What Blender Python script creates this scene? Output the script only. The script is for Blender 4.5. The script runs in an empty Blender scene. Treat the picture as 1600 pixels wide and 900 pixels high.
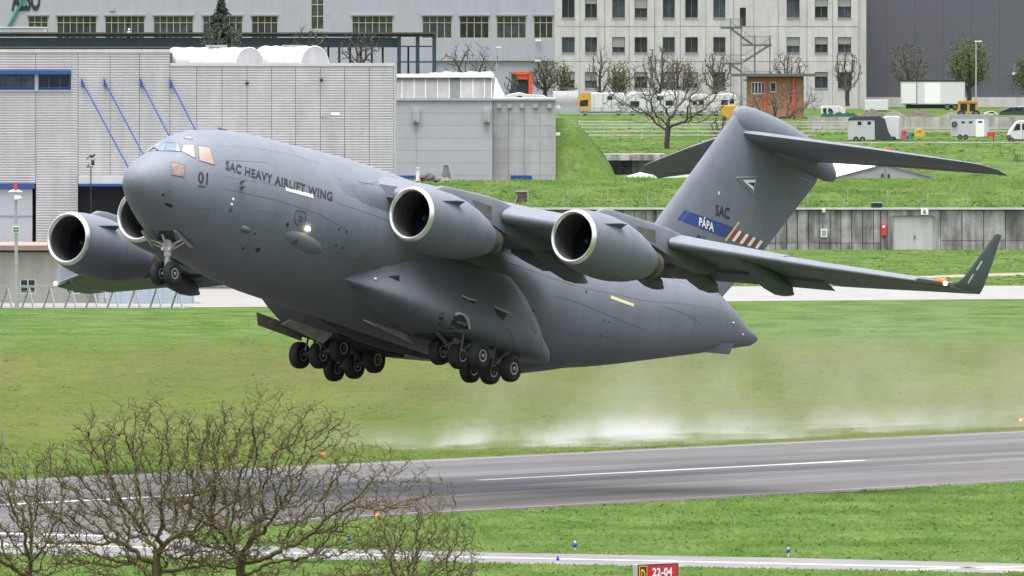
import bpy, bmesh, math, random
import numpy as np
from mathutils import Vector, Matrix
from mathutils.bvhtree import BVHTree
from mathutils.geometry import tessellate_polygon

# ------------------------------------------------------------------ camera, sky, sun, exposure
S = bpy.context.scene
COL = S.collection
F, HY, HC = 17500.0, 100.0, 19.0          # focal length in photo pixels, horizon row, camera height
cam_d = bpy.data.cameras.new('camera'); cam = bpy.data.objects.new('camera', cam_d); COL.objects.link(cam)
cam.location = (0, 0, HC); cam.rotation_euler = (math.radians(90), 0, 0)
cam_d.sensor_width = 36; cam_d.lens = F/1600*36; cam_d.shift_y = (HY-450)/1600
cam_d.clip_start = 1; cam_d.clip_end = 20000
S.camera = cam
cam_d.dof.use_dof = True; cam_d.dof.focus_distance = 495; cam_d.dof.aperture_fstop = 15
SUN_EL, SUN_AZ = math.radians(83), math.radians(205)     # azimuth measured clockwise from +Y
w = bpy.data.worlds.new('World'); S.world = w; w.use_nodes = True
nt = w.node_tree; nt.nodes.clear()
sky = nt.nodes.new('ShaderNodeTexSky'); sky.sky_type = 'NISHITA'; sky.sun_disc = False
sky.sun_elevation = SUN_EL; sky.sun_rotation = SUN_AZ; sky.dust_density = 4; sky.air_density = 1.2; sky.ozone_density = 1
hs = nt.nodes.new('ShaderNodeHueSaturation'); hs.inputs['Saturation'].default_value = .33
bg = nt.nodes.new('ShaderNodeBackground'); bg.inputs['Strength'].default_value = .08
wo = nt.nodes.new('ShaderNodeOutputWorld')
nt.links.new(sky.outputs[0], hs.inputs['Color']); nt.links.new(hs.outputs[0], bg.inputs[0]); nt.links.new(bg.outputs[0], wo.inputs[0])
sd = bpy.data.lights.new('sun', 'SUN'); sd.energy = 1.5; sd.angle = math.radians(50); sd.color = (1, .97, .92)
so = bpy.data.objects.new('sun', sd); COL.objects.link(so)
_d = Vector((math.sin(SUN_AZ)*math.cos(SUN_EL), math.cos(SUN_AZ)*math.cos(SUN_EL), math.sin(SUN_EL)))
so.rotation_euler = _d.to_track_quat('Z', 'Y').to_euler(); so.location = (0, 300, 200)
vs = S.view_settings; vs.view_transform = 'Standard'; vs.look = 'None'; vs.gamma = 1; vs.use_curve_mapping = False
vs.exposure = 2.22
S.cycles.use_denoising = True
S.cycles.volume_step_rate = 1.0; S.cycles.volume_max_steps = 128
S.cycles.max_bounces = 6; S.cycles.transparent_max_bounces = 8

# ------------------------------------------------------------------ helpers
def at(u, v, D): return Vector(((u-800)*D/F, D, HC-(v-HY)*D/F))
def gr(u, v, z=0.0):
    D = (HC-z)*F/(v-HY); return Vector(((u-800)*D/F, D, z))
def rot2(x, y, a): return x*math.cos(a)-y*math.sin(a), x*math.sin(a)+y*math.cos(a)

MATS = {}
def mat(name, col, rough=.6, metal=0.0, var=0.0, scale=1.0, bump=0.0, bscale=20., rnd=0.0, spec=.5, col2=None, stretch=None, emit=None, estr=0, coat=0, streak=0, detail=4):
    if name in MATS: return MATS[name]
    m = bpy.data.materials.new(name); m.use_nodes = True; MATS[name] = m
    t = m.node_tree; b = t.nodes['Principled BSDF']
    b.inputs['Base Color'].default_value = (*col, 1); b.inputs['Roughness'].default_value = rough
    b.inputs['Metallic'].default_value = metal; b.inputs['Specular IOR Level'].default_value = spec
    if coat: b.inputs['Coat Weight'].default_value = coat; b.inputs['Coat Roughness'].default_value = .12
    if emit: b.inputs['Emission Color'].default_value = (*emit, 1); b.inputs['Emission Strength'].default_value = estr
    L = t.links.new
    tc = t.nodes.new('ShaderNodeTexCoord'); mp = t.nodes.new('ShaderNodeMapping'); L(tc.outputs['Object'], mp.inputs[0])
    if stretch: mp.inputs['Scale'].default_value = stretch
    out = None
    if var or col2:
        n = t.nodes.new('ShaderNodeTexNoise'); n.inputs['Scale'].default_value = scale; n.inputs['Detail'].default_value = detail; n.inputs['Roughness'].default_value = .6
        L(mp.outputs[0], n.inputs['Vector'])
        r = t.nodes.new('ShaderNodeValToRGB'); r.color_ramp.elements[0].position = .3; r.color_ramp.elements[1].position = .7
        c2 = col2 if col2 else tuple(min(1, c*(1+var)) for c in col); c1 = col if col2 else tuple(c*(1-var) for c in col)
        r.color_ramp.elements[0].color = (*c1, 1); r.color_ramp.elements[1].color = (*c2, 1)
        L(n.outputs['Fac'], r.inputs[0]); out = r.outputs[0]
    if streak:
        n = t.nodes.new('ShaderNodeTexNoise'); n.inputs['Scale'].default_value = 1.; n.inputs['Detail'].default_value = 5
        mp2 = t.nodes.new('ShaderNodeMapping'); mp2.inputs['Scale'].default_value = (1.3, 1.3, .18); L(tc.outputs['Object'], mp2.inputs[0]); L(mp2.outputs[0], n.inputs['Vector'])
        r = t.nodes.new('ShaderNodeValToRGB'); r.color_ramp.elements[0].position = .35; r.color_ramp.elements[1].position = .6
        k = 1-streak; r.color_ramp.elements[0].color = (k, k, k, 1); r.color_ramp.elements[1].color = (1, 1, 1, 1)
        L(n.outputs['Fac'], r.inputs[0])
        mx = t.nodes.new('ShaderNodeMix'); mx.data_type = 'RGBA'; mx.blend_type = 'MULTIPLY'; mx.inputs[0].default_value = 1
        if out: L(out, mx.inputs[6])
        else: mx.inputs[6].default_value = (*col, 1)
        L(r.outputs[0], mx.inputs[7]); out = mx.outputs[2]
    if rnd:
        oi = t.nodes.new('ShaderNodeObjectInfo'); mr = t.nodes.new('ShaderNodeMapRange')
        mr.inputs[3].default_value = 1-rnd; mr.inputs[4].default_value = 1+rnd; L(oi.outputs['Random'], mr.inputs[0])
        h = t.nodes.new('ShaderNodeHueSaturation'); L(mr.outputs[0], h.inputs['Value'])
        if out: L(out, h.inputs['Color'])
        else: h.inputs['Color'].default_value = (*col, 1)
        out = h.outputs[0]
    if out: L(out, b.inputs['Base Color'])
    if bump:
        n = t.nodes.new('ShaderNodeTexNoise'); n.inputs['Scale'].default_value = bscale; n.inputs['Detail'].default_value = 4
        L(mp.outputs[0], n.inputs['Vector']); bp = t.nodes.new('ShaderNodeBump'); bp.inputs['Strength'].default_value = bump
        L(n.outputs['Fac'], bp.inputs['Height']); L(bp.outputs[0], b.inputs['Normal'])
    return m

class MB:
    def __init__(s): s.v = []; s.f = []; s.m = []; s.mi = 0
    def add(s, vs, fs):
        o = len(s.v); s.v += [tuple(p) for p in vs]; s.f += [[o+i for i in f] for f in fs]; s.m += [s.mi]*len(fs); return s
    def hexa(s, p): return s.add(p, [(0,3,2,1),(4,5,6,7),(0,1,5,4),(1,2,6,5),(2,3,7,6),(3,0,4,7)])
    def box(s, c, d, rz=0):
        P = []
        for z in (-1, 1):
            for x, y in ((-1,-1),(1,-1),(1,1),(-1,1)):
                a, b = rot2(x*d[0]/2, y*d[1]/2, rz); P.append((c[0]+a, c[1]+b, c[2]+z*d[2]/2))
        return s.hexa(P)
    def b2(s, a, b): return s.box([(a[i]+b[i])/2 for i in range(3)], [abs(a[i]-b[i]) for i in range(3)])
    def pbox(s, u0, v0, u1, v1, D, dep):       # box whose front face stands at distance D
        a = at(u0, v0, D); b = at(u1, v1, D); return s.b2((a.x, D, a.z), (b.x, D+dep, b.z))
    def extr(s, poly, vec):
        n = len(poly); vec = Vector(vec); P = [Vector(p) for p in poly]; Q = [p+vec for p in P]
        return s.add(P+Q, [list(range(n))[::-1], list(range(n, 2*n))]+[(i, (i+1) % n, n+(i+1) % n, n+i) for i in range(n)])
    def loft(s, rings, cap=True, closed=True):
        n = len(rings[0]); V = [p for r in rings for p in r]; fs = []
        for k in range(len(rings)-1):
            for i in range(n if closed else n-1):
                j = (i+1) % n; fs.append((k*n+i, k*n+j, (k+1)*n+j, (k+1)*n+i))
        if cap and closed: fs += [list(range(n))[::-1], [(len(rings)-1)*n+i for i in range(n)]]
        return s.add(V, fs)
    def tube(s, pts, r, n=8, cap=True):
        pts = [Vector(p) for p in pts]; rs = r if isinstance(r, (list, tuple)) else [r]*len(pts); R = []
        for k, p in enumerate(pts):
            d = (pts[min(k+1, len(pts)-1)]-pts[max(k-1, 0)]).normalized()
            a = d.cross(Vector((0, 0, 1)) if abs(d.z) < .9 else Vector((1, 0, 0))).normalized(); b = d.cross(a)
            R.append([p+a*(rs[k]*math.cos(2*math.pi*i/n))+b*(rs[k]*math.sin(2*math.pi*i/n)) for i in range(n)])
        return s.loft(R, cap)
    def bar(s, p, q, w, h, up=(0, 0, 1)):
        p = Vector(p); q = Vector(q); d = (q-p).normalized(); a = d.cross(Vector(up)).normalized(); b = a.cross(d)
        o = [-a*w/2-b*h/2, a*w/2-b*h/2, a*w/2+b*h/2, -a*w/2+b*h/2]
        return s.hexa([p+x for x in o]+[q+x for x in o])
    def ball(s, c, r, n=10, m=6, sc=(1, 1, 1)):
        R = []
        for k in range(m+1):
            t = math.pi*(k+.02)/(m+.04); R.append([(c[0]+r*sc[0]*math.sin(t)*math.cos(2*math.pi*i/n), c[1]+r*sc[1]*math.sin(t)*math.sin(2*math.pi*i/n), c[2]-r*sc[2]*math.cos(t)) for i in range(n)])
        return s.loft(R)
    def wheel(s, c, r, w, ax=(0, 1, 0), n=24, rim=1, hub=.46):   # tyre in slot mi, rim in slot rim
        ax = Vector(ax).normalized(); a = ax.cross(Vector((0, 0, 1))).normalized(); b = ax.cross(a); c = Vector(c); m0 = s.mi
        def ring(rr, o): return [c+ax*o+a*(rr*math.cos(2*math.pi*i/n))+b*(rr*math.sin(2*math.pi*i/n)) for i in range(n)]
        h = w/2
        s.loft([ring(r*hub, -h*.8), ring(r*.62, -h), ring(r*.85, -h*.97), ring(r*.96, -h*.75), ring(r, -h*.4), ring(r, h*.4), ring(r*.96, h*.75), ring(r*.85, h*.97), ring(r*.62, h), ring(r*hub, h*.8)])
        s.mi = rim
        for q in (-1, 1): s.loft([ring(r*hub, q*h*.8), ring(r*hub*.98, q*(h*.9)), ring(r*hub*.8, q*(h*.88)), ring(r*hub*.72, q*h*.55), ring(r*hub*.34, q*h*.6), ring(r*hub*.3, q*h*.95), ring(r*.03, q*h*1.0)], cap=False)
        s.mi = m0; return s
    def build(s, name, mats, parent=None, off=None, smooth=None, kind=None):
        me = bpy.data.meshes.new(name); v = s.v
        if off is None and parent is not None: off = parent.get('_o') or parent.location
        if off is not None: v = [(p[0]-off[0], p[1]-off[1], p[2]-off[2]) for p in v]
        me.from_pydata(v, [], s.f); ms = mats if isinstance(mats, (list, tuple)) else [mats]
        for m in ms: me.materials.append(m)
        if len(ms) > 1: me.polygons.foreach_set('material_index', s.m)
        bm = bmesh.new(); bm.from_mesh(me); bmesh.ops.recalc_face_normals(bm, faces=bm.faces); bm.to_mesh(me); bm.free()
        if smooth is not None:
            me.polygons.foreach_set('use_smooth', [True]*len(me.polygons)); me.set_sharp_from_angle(angle=math.radians(smooth))
        return link(name, me, parent, kind)
def build_each(mb, name, mats, parent=None, off=None, smooth=None):     # every connected piece becomes an object of its own
    n = len(mb.v); p = list(range(n))
    def f(i):
        while p[i] != i: p[i] = p[p[i]]; i = p[i]
        return i
    for fc in mb.f:
        for i in fc[1:]: p[f(i)] = f(fc[0])
    seen = {}
    for i in range(n):      # weld coincident points so that skins made of quads stay one piece
        k = tuple(round(c, 4) for c in mb.v[i])
        if k in seen: p[f(i)] = f(seen[k])
        else: seen[k] = i
    gr_ = {}
    for k, fc in enumerate(mb.f): gr_.setdefault(f(fc[0]), []).append(k)
    out = []
    for ks in gr_.values():
        q = MB(); mp_ = {}
        for k in ks:
            for i in mb.f[k]:
                if i not in mp_: mp_[i] = len(q.v); q.v.append(mb.v[i])
            q.f.append([mp_[i] for i in mb.f[k]]); q.m.append(mb.m[k])
        out.append(q.build(name, mats, parent, off, smooth))
    return out
def link(name, me, parent=None, kind=None):
    o = bpy.data.objects.new(name, me); COL.objects.link(o)
    if parent is not None: o.parent = parent
    if kind: o['kind'] = kind
    return o
def tag(o, label, cat, group=None):
    o['label'] = label; o['category'] = cat
    if group: o['group'] = group
    return o
def thing(name, label, cat, loc=(0, 0, 0), group=None, rz=0):
    o = bpy.data.objects.new(name, None); COL.objects.link(o); o.location = loc; o.rotation_euler = (0, 0, rz); o.empty_display_size = .3
    return tag(o, label, cat, group)
def struct(name, mb, m, **k): return mb.build(name, m, kind='structure', **k)
def dup(o, parent=None):
    c = o.copy(); COL.objects.link(c)
    if parent is not None: c.parent = parent
    for ch in list(o.children): dup(ch, c)
    return c
def pchip(xs, ys, x):
    n = len(xs); h = [xs[i+1]-xs[i] for i in range(n-1)]; d = [(ys[i+1]-ys[i])/h[i] for i in range(n-1)]; m = [d[0]]+[0]*(n-2)+[d[-1]]
    for i in range(1, n-1):
        if d[i-1]*d[i] > 0: w1 = 2*h[i]+h[i-1]; w2 = h[i]+2*h[i-1]; m[i] = (w1+w2)/(w1/d[i-1]+w2/d[i])
    i = 0
    while i < n-2 and x > xs[i+1]: i += 1
    t = (x-xs[i])/h[i]
    return (2*t**3-3*t**2+1)*ys[i]+(t**3-2*t**2+t)*h[i]*m[i]+(-2*t**3+3*t**2)*ys[i+1]+(t**3-t**2)*h[i]*m[i+1]
def lerp(tab, x):
    if x <= tab[0][0]: return tab[0][1]
    for (a, p), (b, q) in zip(tab, tab[1:]):
        if x <= b: return p+(q-p)*(x-a)/(b-a)
    return tab[-1][1]
def text_shape(txt, bold=0.0, spacing=1.0):
    cu = bpy.data.curves.new('t', 'FONT'); cu.body = txt; cu.size = 1; cu.resolution_u = 3; cu.offset = bold; cu.space_character = spacing
    o = bpy.data.objects.new('t', cu); me = bpy.data.meshes.new_from_object(o)
    bm = bmesh.new(); bm.from_mesh(me); bmesh.ops.triangulate(bm, faces=bm.faces)
    V = [v.co.copy() for v in bm.verts]; Fc = [[v.index for v in f.verts] for f in bm.faces]; bm.free()
    bpy.data.objects.remove(o); bpy.data.curves.remove(cu); bpy.data.meshes.remove(me)
    x0 = min(v.x for v in V); x1 = max(v.x for v in V); 
    return [((v.x-x0)/(x1-x0), v.y/.70) for v in V], Fc     # width 0..1, capital height 1
rng = random.Random(7)

# ------------------------------------------------------------------ materials
GRASS1, GRASS2 = (.034, .070, .013), (.074, .108, .030)
M_ASPHALT = mat('wet asphalt', (.075, .073, .076), rough=.34, col2=(.13, .126, .13), scale=1., stretch=(.9, .012, 1), bump=.05, bscale=6)
M_CONC = mat('raw concrete', (.27, .262, .258), .85, var=.38, scale=.55, streak=.62, bump=.2, bscale=6, rnd=.2, detail=7)
M_CONC_PALE = mat('pale concrete', (.445, .425, .42), .85, var=.08, scale=.6, streak=.14, rnd=.03)
M_APRON = mat('apron concrete', (.165, .160, .155), .7, var=.12, scale=.3)
M_GLASS = mat('dark window glass', (.035, .045, .055), .12, spec=.6, var=.5, scale=.7, rnd=.55)
M_WHITE = mat('white paint', (.68, .68, .68), .5, var=.04, scale=2)
M_WHITE_DIRTY = mat('weathered white sheet', (.38, .38, .39), .55, var=.07, scale=.6, streak=.1)
M_BLUE = mat('blue enamel', (.012, .055, .21), .45)
M_NAVY = mat('navy steel', (.022, .042, .070), .5, var=.3, scale=1)
M_YELLOW = mat('yellow frame paint', (.42, .36, .17), .5)
M_LAV = mat('lavender grey render', (.315, .32, .365), .85, var=.05, scale=.5, streak=.06)
M_SLATE = mat('slate grey cladding', (.082, .082, .103), .7, var=.07, scale=6, stretch=(8, 1, .05))
M_CORR = mat('corrugated aluminium', (.475, .468, .475), .42, metal=.15, var=.06, scale=.4, rnd=.03, streak=.1)
M_PANEL = mat('grey facade panel', (.33, .335, .365), .6, var=.04, scale=.6, rnd=.03)
M_STEEL = mat('galvanised steel', (.38, .39, .40), .45, metal=.6, var=.1, scale=3)
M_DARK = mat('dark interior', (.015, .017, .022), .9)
M_RUBBER = mat('tyre rubber', (.012, .012, .013), .75, bump=.1, bscale=30)
M_RED = mat('red paint', (.55, .02, .025), .45)
M_ORANGE = mat('orange paint', (.75, .12, .02), .5)
M_BARK = mat('bark', (.036, .028, .020), .95, col2=(.105, .085, .026), scale=1.6, bump=.4, bscale=40)
M_BARKG = mat('grey bark', (.062, .054, .046), .95, var=.3, scale=2)
M_AC = mat('aircraft grey', (.136, .150, .178), .55, var=.06, scale=1.1, spec=.2, streak=.07, detail=6)
M_AC2 = mat('aircraft grey panel', (.108, .123, .147), .55, spec=.2, var=.1, scale=1.2)
M_LINE = mat('panel seam', (.05, .055, .062), .7)
M_LIP = mat('polished inlet lip', (.68, .68, .69), .3, metal=.9)
M_DUCT = mat('inlet duct', (.05, .048, .048), .4, var=.25, scale=3)
M_FAN = mat('fan blades', (.02, .022, .03), .4, metal=.6)
M_BURNT = mat('heat stained metal', (.105, .092, .082), .5, metal=.4, var=.35, scale=3)
M_INK = mat('black lettering', (.012, .013, .018), .6)
M_GEARW = mat('gear white', (.36, .355, .34), .45, var=.15, scale=6)
M_GEARD = mat('gear bay paint', (.30, .285, .25), .6, var=.25, scale=2)
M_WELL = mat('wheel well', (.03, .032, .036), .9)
M_CREAM = mat('cream marking', (.62, .55, .30), .6)
M_COCKPIT = mat('gold tinted cockpit glass', (.27, .20, .18), .3, var=.12, scale=2, spec=.4, coat=.1)
M_PAINTED_SKY = mat('painted sky blue', (.07, .12, .36), .2, spec=.8, coat=.6)  # blue of the reflected sky, painted as a colour
M_GLOW = mat('lit landing lamp', (1, .9, .75), .3, emit=(1, .75, .5), estr=7)
M_RIM = mat('wheel rim', (.36, .36, .36), .4, metal=.4)

# ------------------------------------------------------------------ the aircraft (body axes: x forward from the nose tip, y port, z up)
def pose(a, th, ph):
    Fw = Vector((-math.cos(a), -math.sin(a), 0)); Z = Vector((0, 0, 1)); L = Z.cross(Fw)
    F2 = Fw*math.cos(th)+Z*math.sin(th); U = F2.cross(L); L2 = L*math.cos(ph)+U*math.sin(ph); U2 = F2.cross(L2)
    return Matrix((F2, L2, U2)).transposed()
RB = pose(.94483, .21581, .0119); TB = Vector((-16.503, 486.166, 14.305)); BASE = Vector((-21, 0, -4.7))
AC = thing('cargo_aircraft', 'grey four engined military transport aircraft climbing over the runway with its wheels down', 'aircraft')
AC.matrix_world = Matrix.Translation(TB+RB@BASE) @ RB.to_4x4()
AC['_o'] = BASE
def ray(u, v): 
    C = Vector((0, 0, HC)); d = Vector(((u-800)/F, 1, -(v-HY)/F)); return RB.transposed()@(C-TB), (RB.transposed()@d).normalized()
def inv(u, v, ax, val):
    o, d = ray(u, v); return o+d*((val-o[ax])/d[ax])
def bvh(mb): return BVHTree.FromPolygons([Vector(p) for p in mb.v], mb.f)
def hit(bv, u, v, off=.012):
    o, d = ray(u, v); p, n, i, t = bv.ray_cast(o, d)
    if p is None: return None
    if n.dot(d) > 0: n = -n
    return p+n*off
def patch(mb, bv, quad, nx=6, ny=4, off=.012):       # a thin skin on the surface, four pixel corners TL TR BR BL
    G = []
    for j in range(ny+1):
        row = []
        for i in range(nx+1):
            s, t = i/nx, j/ny
            q = [(quad[0][k]*(1-s)+quad[1][k]*s)*(1-t)+(quad[3][k]*(1-s)+quad[2][k]*s)*t for k in (0, 1)]
            row.append(hit(bv, q[0], q[1], off))
        G.append(row)
    for j in range(ny):
        for i in range(nx):
            c = [G[j][i], G[j][i+1], G[j+1][i+1], G[j+1][i]]
            if None not in c: mb.add(c, [(0, 1, 2, 3)])
def line(mb, bv, pts, wpx=.7, off=.012, step=6, close=False):
    if close: pts = pts+[pts[0]]
    P = []
    for (a, b) in zip(pts, pts[1:]):
        n = max(1, int(math.dist(a, b)/step)); P += [hit(bv, a[0]+(b[0]-a[0])*k/n, a[1]+(b[1]-a[1])*k/n, off) for k in range(n)]
    P.append(hit(bv, *pts[-1], off)); P = [p for p in P if p is not None]
    if len(P) > 1: mb.tube(P, wpx/72, 4)
def letters(mb, bv, txt, a, b, up, bold=0.02, spacing=1.0, off=.014):   # baseline from pixel a to pixel b, capital height vector
    V, Fc = text_shape(txt, bold, spacing); P = [hit(bv, a[0]+(b[0]-a[0])*x+up[0]*y, a[1]+(b[1]-a[1])*x+up[1]*y, off) for x, y in V]
    ok = [f for f in Fc if all(P[i] is not None for i in f)]
    mb.add([p if p is not None else Vector() for p in P], ok)

# fuselage: station s aft of nose, top, bottom, half width, height of the widest line
ST = [(0,-.3,-.3,0.0,-.3),(.06,0,-.58,.3,-.3),(.25,.28,-.86,.58,-.28),(.6,.66,-1.15,.92,-.22),(1.0,.95,-1.4,1.2,-.18),(1.5,1.25,-1.66,1.47,-.15),
(2.1,1.7,-1.95,1.78,-.12),(2.7,2.16,-2.22,2.06,-.1),(3.8,2.66,-2.62,2.46,-.1),(5.9,3.12,-3.1,2.98,-.05),(8.4,3.37,-3.38,3.33,0),(10.5,3.43,-3.43,3.43,0),
(28,3.43,-3.43,3.43,0),(30,3.43,-3.0,3.4,.1),(32.5,3.45,-2.3,3.28,.4),(34.4,3.5,-1.85,3.1,.6),(39.3,3.75,-.55,2.35,1.5),(43.2,3.8,.5,1.55,2.1),(45.4,3.3,1.1,1.0,2.2),(47.1,2.65,1.58,.55,2.15),(48.1,2.4,1.9,.28,2.2),(48.5,2.22,2.22,0,2.22)]
STC = list(zip(*ST))
def fus(s, a):
    t, b, wd, m = (pchip(STC[0], STC[k], s) for k in (1, 2, 3, 4)); sn = math.sin(a); cs = math.cos(a)
    if sn < 0 and s > 27:        # the ramp end of the hull is squarer below
        e = 2/(2+.9*min(1, (s-27)/9)*min(1, max(0, (47.5-s)/4))); cs = math.copysign(abs(cs)**e, cs); sn = -abs(sn)**e
    return Vector((-s, wd*cs, m+((t-m) if sn > 0 else (m-b))*sn))
fm = MB(); SS = [.02*k*k for k in range(8)]+[1.1+.2*k for k in range(55)]+[12.1+.9*k for k in range(20)]+[30+.35*k for k in range(52)]+[48.3, 48.42, 48.48]
SS = sorted(s for s in SS if s > .001)
fm.loft([[fus(s, 2*math.pi*i/96) for i in range(96)] for s in [.001]+SS])
FUS = fm.build('fuselage', M_AC, AC, smooth=40)

# wing root fairing on the back of the fuselage
def fair_ring(s, h, wd, lo=20):
    R = []
    for i in range(29):
        q = i/28; a = math.radians(lo+(180-2*lo)*q); e = min(1, math.sin(math.pi*q)*3.2)
        R.append((-s, (3.40+(wd+.03)*e*abs(math.cos(a))**.5)*math.cos(a), (3.40+(h+.03)*e)*math.sin(a)))
    return R
fr = MB(); fr.loft([fair_ring(s, h, wd) for s, h, wd in ((9.6,-.03,-.03),(10.8,.06,.0),(12,.16,.12),(14,.26,.4),(17,.3,.5),(22,.26,.5),(26,.14,.35),(29,.02,.1),(31,-.12,-.05))])
_c = MB(); _c.add(fm.v, fm.f); _c.add(fr.v, fr.f); BF = bvh(_c)
fr.build('wing_fairing', M_AC, AC, smooth=50)

# wings
LEs = [(0,11.9),(3.6,13.9),(8,16.55),(14.2,20.25),(20,23.75),(25,27.0)]
LEz = [(0,2.2),(3.6,2.0),(8,1.52),(14.2,1.08),(20,.68),(25,.48)]
TEs = [(0,25.6),(18,27.4),(25,29.5)]
TEz = [(0,1.5),(5,1.3),(13,.9),(18.7,.5),(25,.55)]
THK = [(0,.15),(8,.13),(14,.135),(25,.12)]
def foil(y, x, up, ds=0, dz=0):
    a = Vector((lerp(LEs, y), lerp(LEz, y))); b = Vector((lerp(TEs, y), lerp(TEz, y))); c = b-a; n = Vector((-c.y, c.x)).normalized()
    if n.y < 0: n = -n
    t = lerp(THK, y); yt = 5*t*(.2969*math.sqrt(x)-.126*x-.3516*x*x+.2843*x**3-.1036*x**4)
    cam_ = .045*(1-(2*x-.75)**2 if x < .9 else 0)*x*(1-x)*2
    q = a+c*x+n*(c.length*(cam_+(yt if up else -yt*.8)))
    return q.x+ds, q.y+dz
def wsec(sg, y, x0, x1, n, ds=0, dz=0):
    X = [x0+(x1-x0)*(1-math.cos(math.pi*k/n))/2 for k in range(n+1)]
    R = [foil(y, x, True, ds, dz) for x in reversed(X)]+[foil(y, x, False, ds, dz) for x in X[1:]]
    return [(-p[0], sg*y, p[1]) for p in R]
def slat_sec(sg, y):
    U = [foil(y, x, True) for x in (.15, .11, .075, .045, .022, .008, .001)]+[foil(y, x, False) for x in (.006, .02, .04)]
    U += [(foil(y, x, True)[0]+.02, foil(y, x, True)[1]-.028*(lerp(TEs, y)-lerp(LEs, y))**.8) for x in (.05, .09, .13)]
    return [(-p[0]+.16, sg*y, p[1]-.05) for p in U]
WINGBV = MB()
for sg in (1, -1):
    wm = MB(); ys = [0, 3.6, 6, 8, 11, 14.2, 16.5, 18.5]
    wm.loft([wsec(sg, y, .012, .76, 18, .34, .1) for y in ys]); wm.loft([wsec(sg, y, .012, .999, 20, .3, .06) for y in (18.56, 20, 22, 23.6)])
    wm.loft([wsec(sg, y, .07, .999, 20) for y in (23.7, 24.4, 24.9)])
    W = wm.build('wing', M_AC, AC, smooth=40)
    for y0, y1 in ((3.8, 6.9), (8.0, 13.3), (14.45, 23.75)):
        sm = MB(); n = 8
        def end(y, k):     # rounded slat ends
            r = slat_sec(sg, y); c = Vector(r[0]); return [tuple(c+(Vector(p)-c)*k) for p in r]
        sm.loft([end(y0-.25, .35), end(y0-.18, .7), end(y0-.05, .93)]+[slat_sec(sg, y0+(y1-y0)*i/n) for i in range(n+1)])
        sm.build('slat', M_AC, W, off=BASE, smooth=45)
    for y0, y1 in ((3.65, 10.45), (10.52, 18.5)):
        f_ = MB()
        def fsec(y):
            A = [foil(y, x, True) for x in (.99, .92, .85, .79, .765)]+[foil(y, x, False) for x in (.77, .8, .86, .93, .99)]
            h = Vector(foil(y, .77, False)); an = math.radians(9); R = []
            for p in A:
                q = Vector(p)-h; R.append((-(h.x+q.x*math.cos(an)+q.y*math.sin(an)+.12), sg*y, h.y-q.x*math.sin(an)+q.y*math.cos(an)-.03))
            return R
        f_.loft([fsec(y0+(y1-y0)*i/5) for i in range(6)]); f_.build('flap', M_AC2, W, off=BASE, smooth=30)
    for fy, fs, fz in ((5.6, 26.7, .48), (10.0, 26.45, .17), (12.8, 26.75, .08), (16.6, 27.15, .03)):
        fa = MB(); R = []; L0 = 5.6 if fy < 9 else 4.6
        for k, (q, hw, dp) in enumerate(((0,.06,.1),(.12,.2,.4),(.3,.3,.75),(.5,.33,.98),(.7,.3,1.02),(.85,.22,.85),(.95,.12,.55),(1,.05,.3))):
            s = fs-L0*(1-q); zt = lerp([(0, foil(fy, .45, False)[1]+.35), (.55, foil(fy, .78, False)[1]+.25), (1, fz+.32)], q); zb = zt-dp if q < .6 else lerp([(.6, zt-1.0), (1, fz)], q)
            R.append([(-s, sg*fy+hw*math.cos(a)*(1 if math.sin(a) > -.3 else .75), (zt+zb)/2+(zt-zb)/2*math.sin(a)) for a in [2*math.pi*i/14 for i in range(14)]])
        # trailing edge raked: closes on a near vertical line like a boat stern
        R[-1] = [(-fs+(.9 if i < 7 else .0)*0-(-.75 if 0 <= i <= 7 else 0), y_, z_) for i, (x_, y_, z_) in enumerate(R[-1])]
        fa.loft(R); fa.build('flap_track_fairing', M_AC2, W, off=BASE, smooth=50)
    lb_ = MB(); lb_.loft([wsec(sg, y, .03, .075, 6, .02, -.01) for y in (23.75, 24.9)]); lb_.build('tip_light_bay', M_WELL, W, off=BASE)
    wl = MB(); rings = []
    for k, (y, z, s0, s1) in enumerate(((25.0,.52,27.1,29.35),(25.16,.62,27.25,29.25),(25.3,.85,27.45,29.2),(25.62,1.7,27.85,29.12),(26.0,3.0,28.5,29.06),(26.03,3.12,28.66,29.04))):
        c = s1-s0; n = Vector((0, math.cos(math.radians(14 if k > 1 else 55-20*k)), -math.sin(math.radians(14 if k > 1 else 55-20*k)))) ; R = []
        for x, u in ((1,0),(.7,.022),(.4,.034),(.15,.03),(.03,.014),(0,0),(.03,-.014),(.15,-.03),(.4,-.034),(.7,-.022)):
            p = Vector((-(s0+c*x), y, z))+n*(u*c); R.append((p.x, sg*p.y, p.z))
        rings.append(R)
    wl.loft(rings); WL = wl.build('winglet', M_AC2, W, off=BASE, smooth=45)
    if sg > 0: BWL = bvh(wl)
    lm = MB(); c = inv(1472, 438, 1, 24.6) if sg > 0 else Vector((inv(1472, 438, 1, 24.6).x, -24.6, inv(1472, 438, 1, 24.6).z)); lm.ball(c+Vector((.05, 0, 0)), .15, sc=(1, 1.6, .6))
    if sg > 0: lo = lm.build('navigation_light', mat('amber lamp glass', (.35, .06, .01), .3, emit=(1, .13, .01), estr=.45), W, off=BASE, smooth=60)
    l2 = MB(); l2.ball(c+Vector((.1, sg*.25, -.16)), .09); l2.build('strobe_light', mat('strobe glass', (1, 1, 1), .3, emit=(1, .97, .92), estr=2), W, off=BASE, smooth=60)
k = MB()
for q in (((1526.5,412),(1533.5,405),(1530.5,412),(1524,423.5)), ((1520,427),(1521.5,429),(1513,443.5),(1511.5,441.5)), ((1533,407),(1535,408.5),(1526.5,423),(1524.5,421))):
    if q[0][0] != 1526.5: patch(k, BWL, q, 2, 6)
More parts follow.
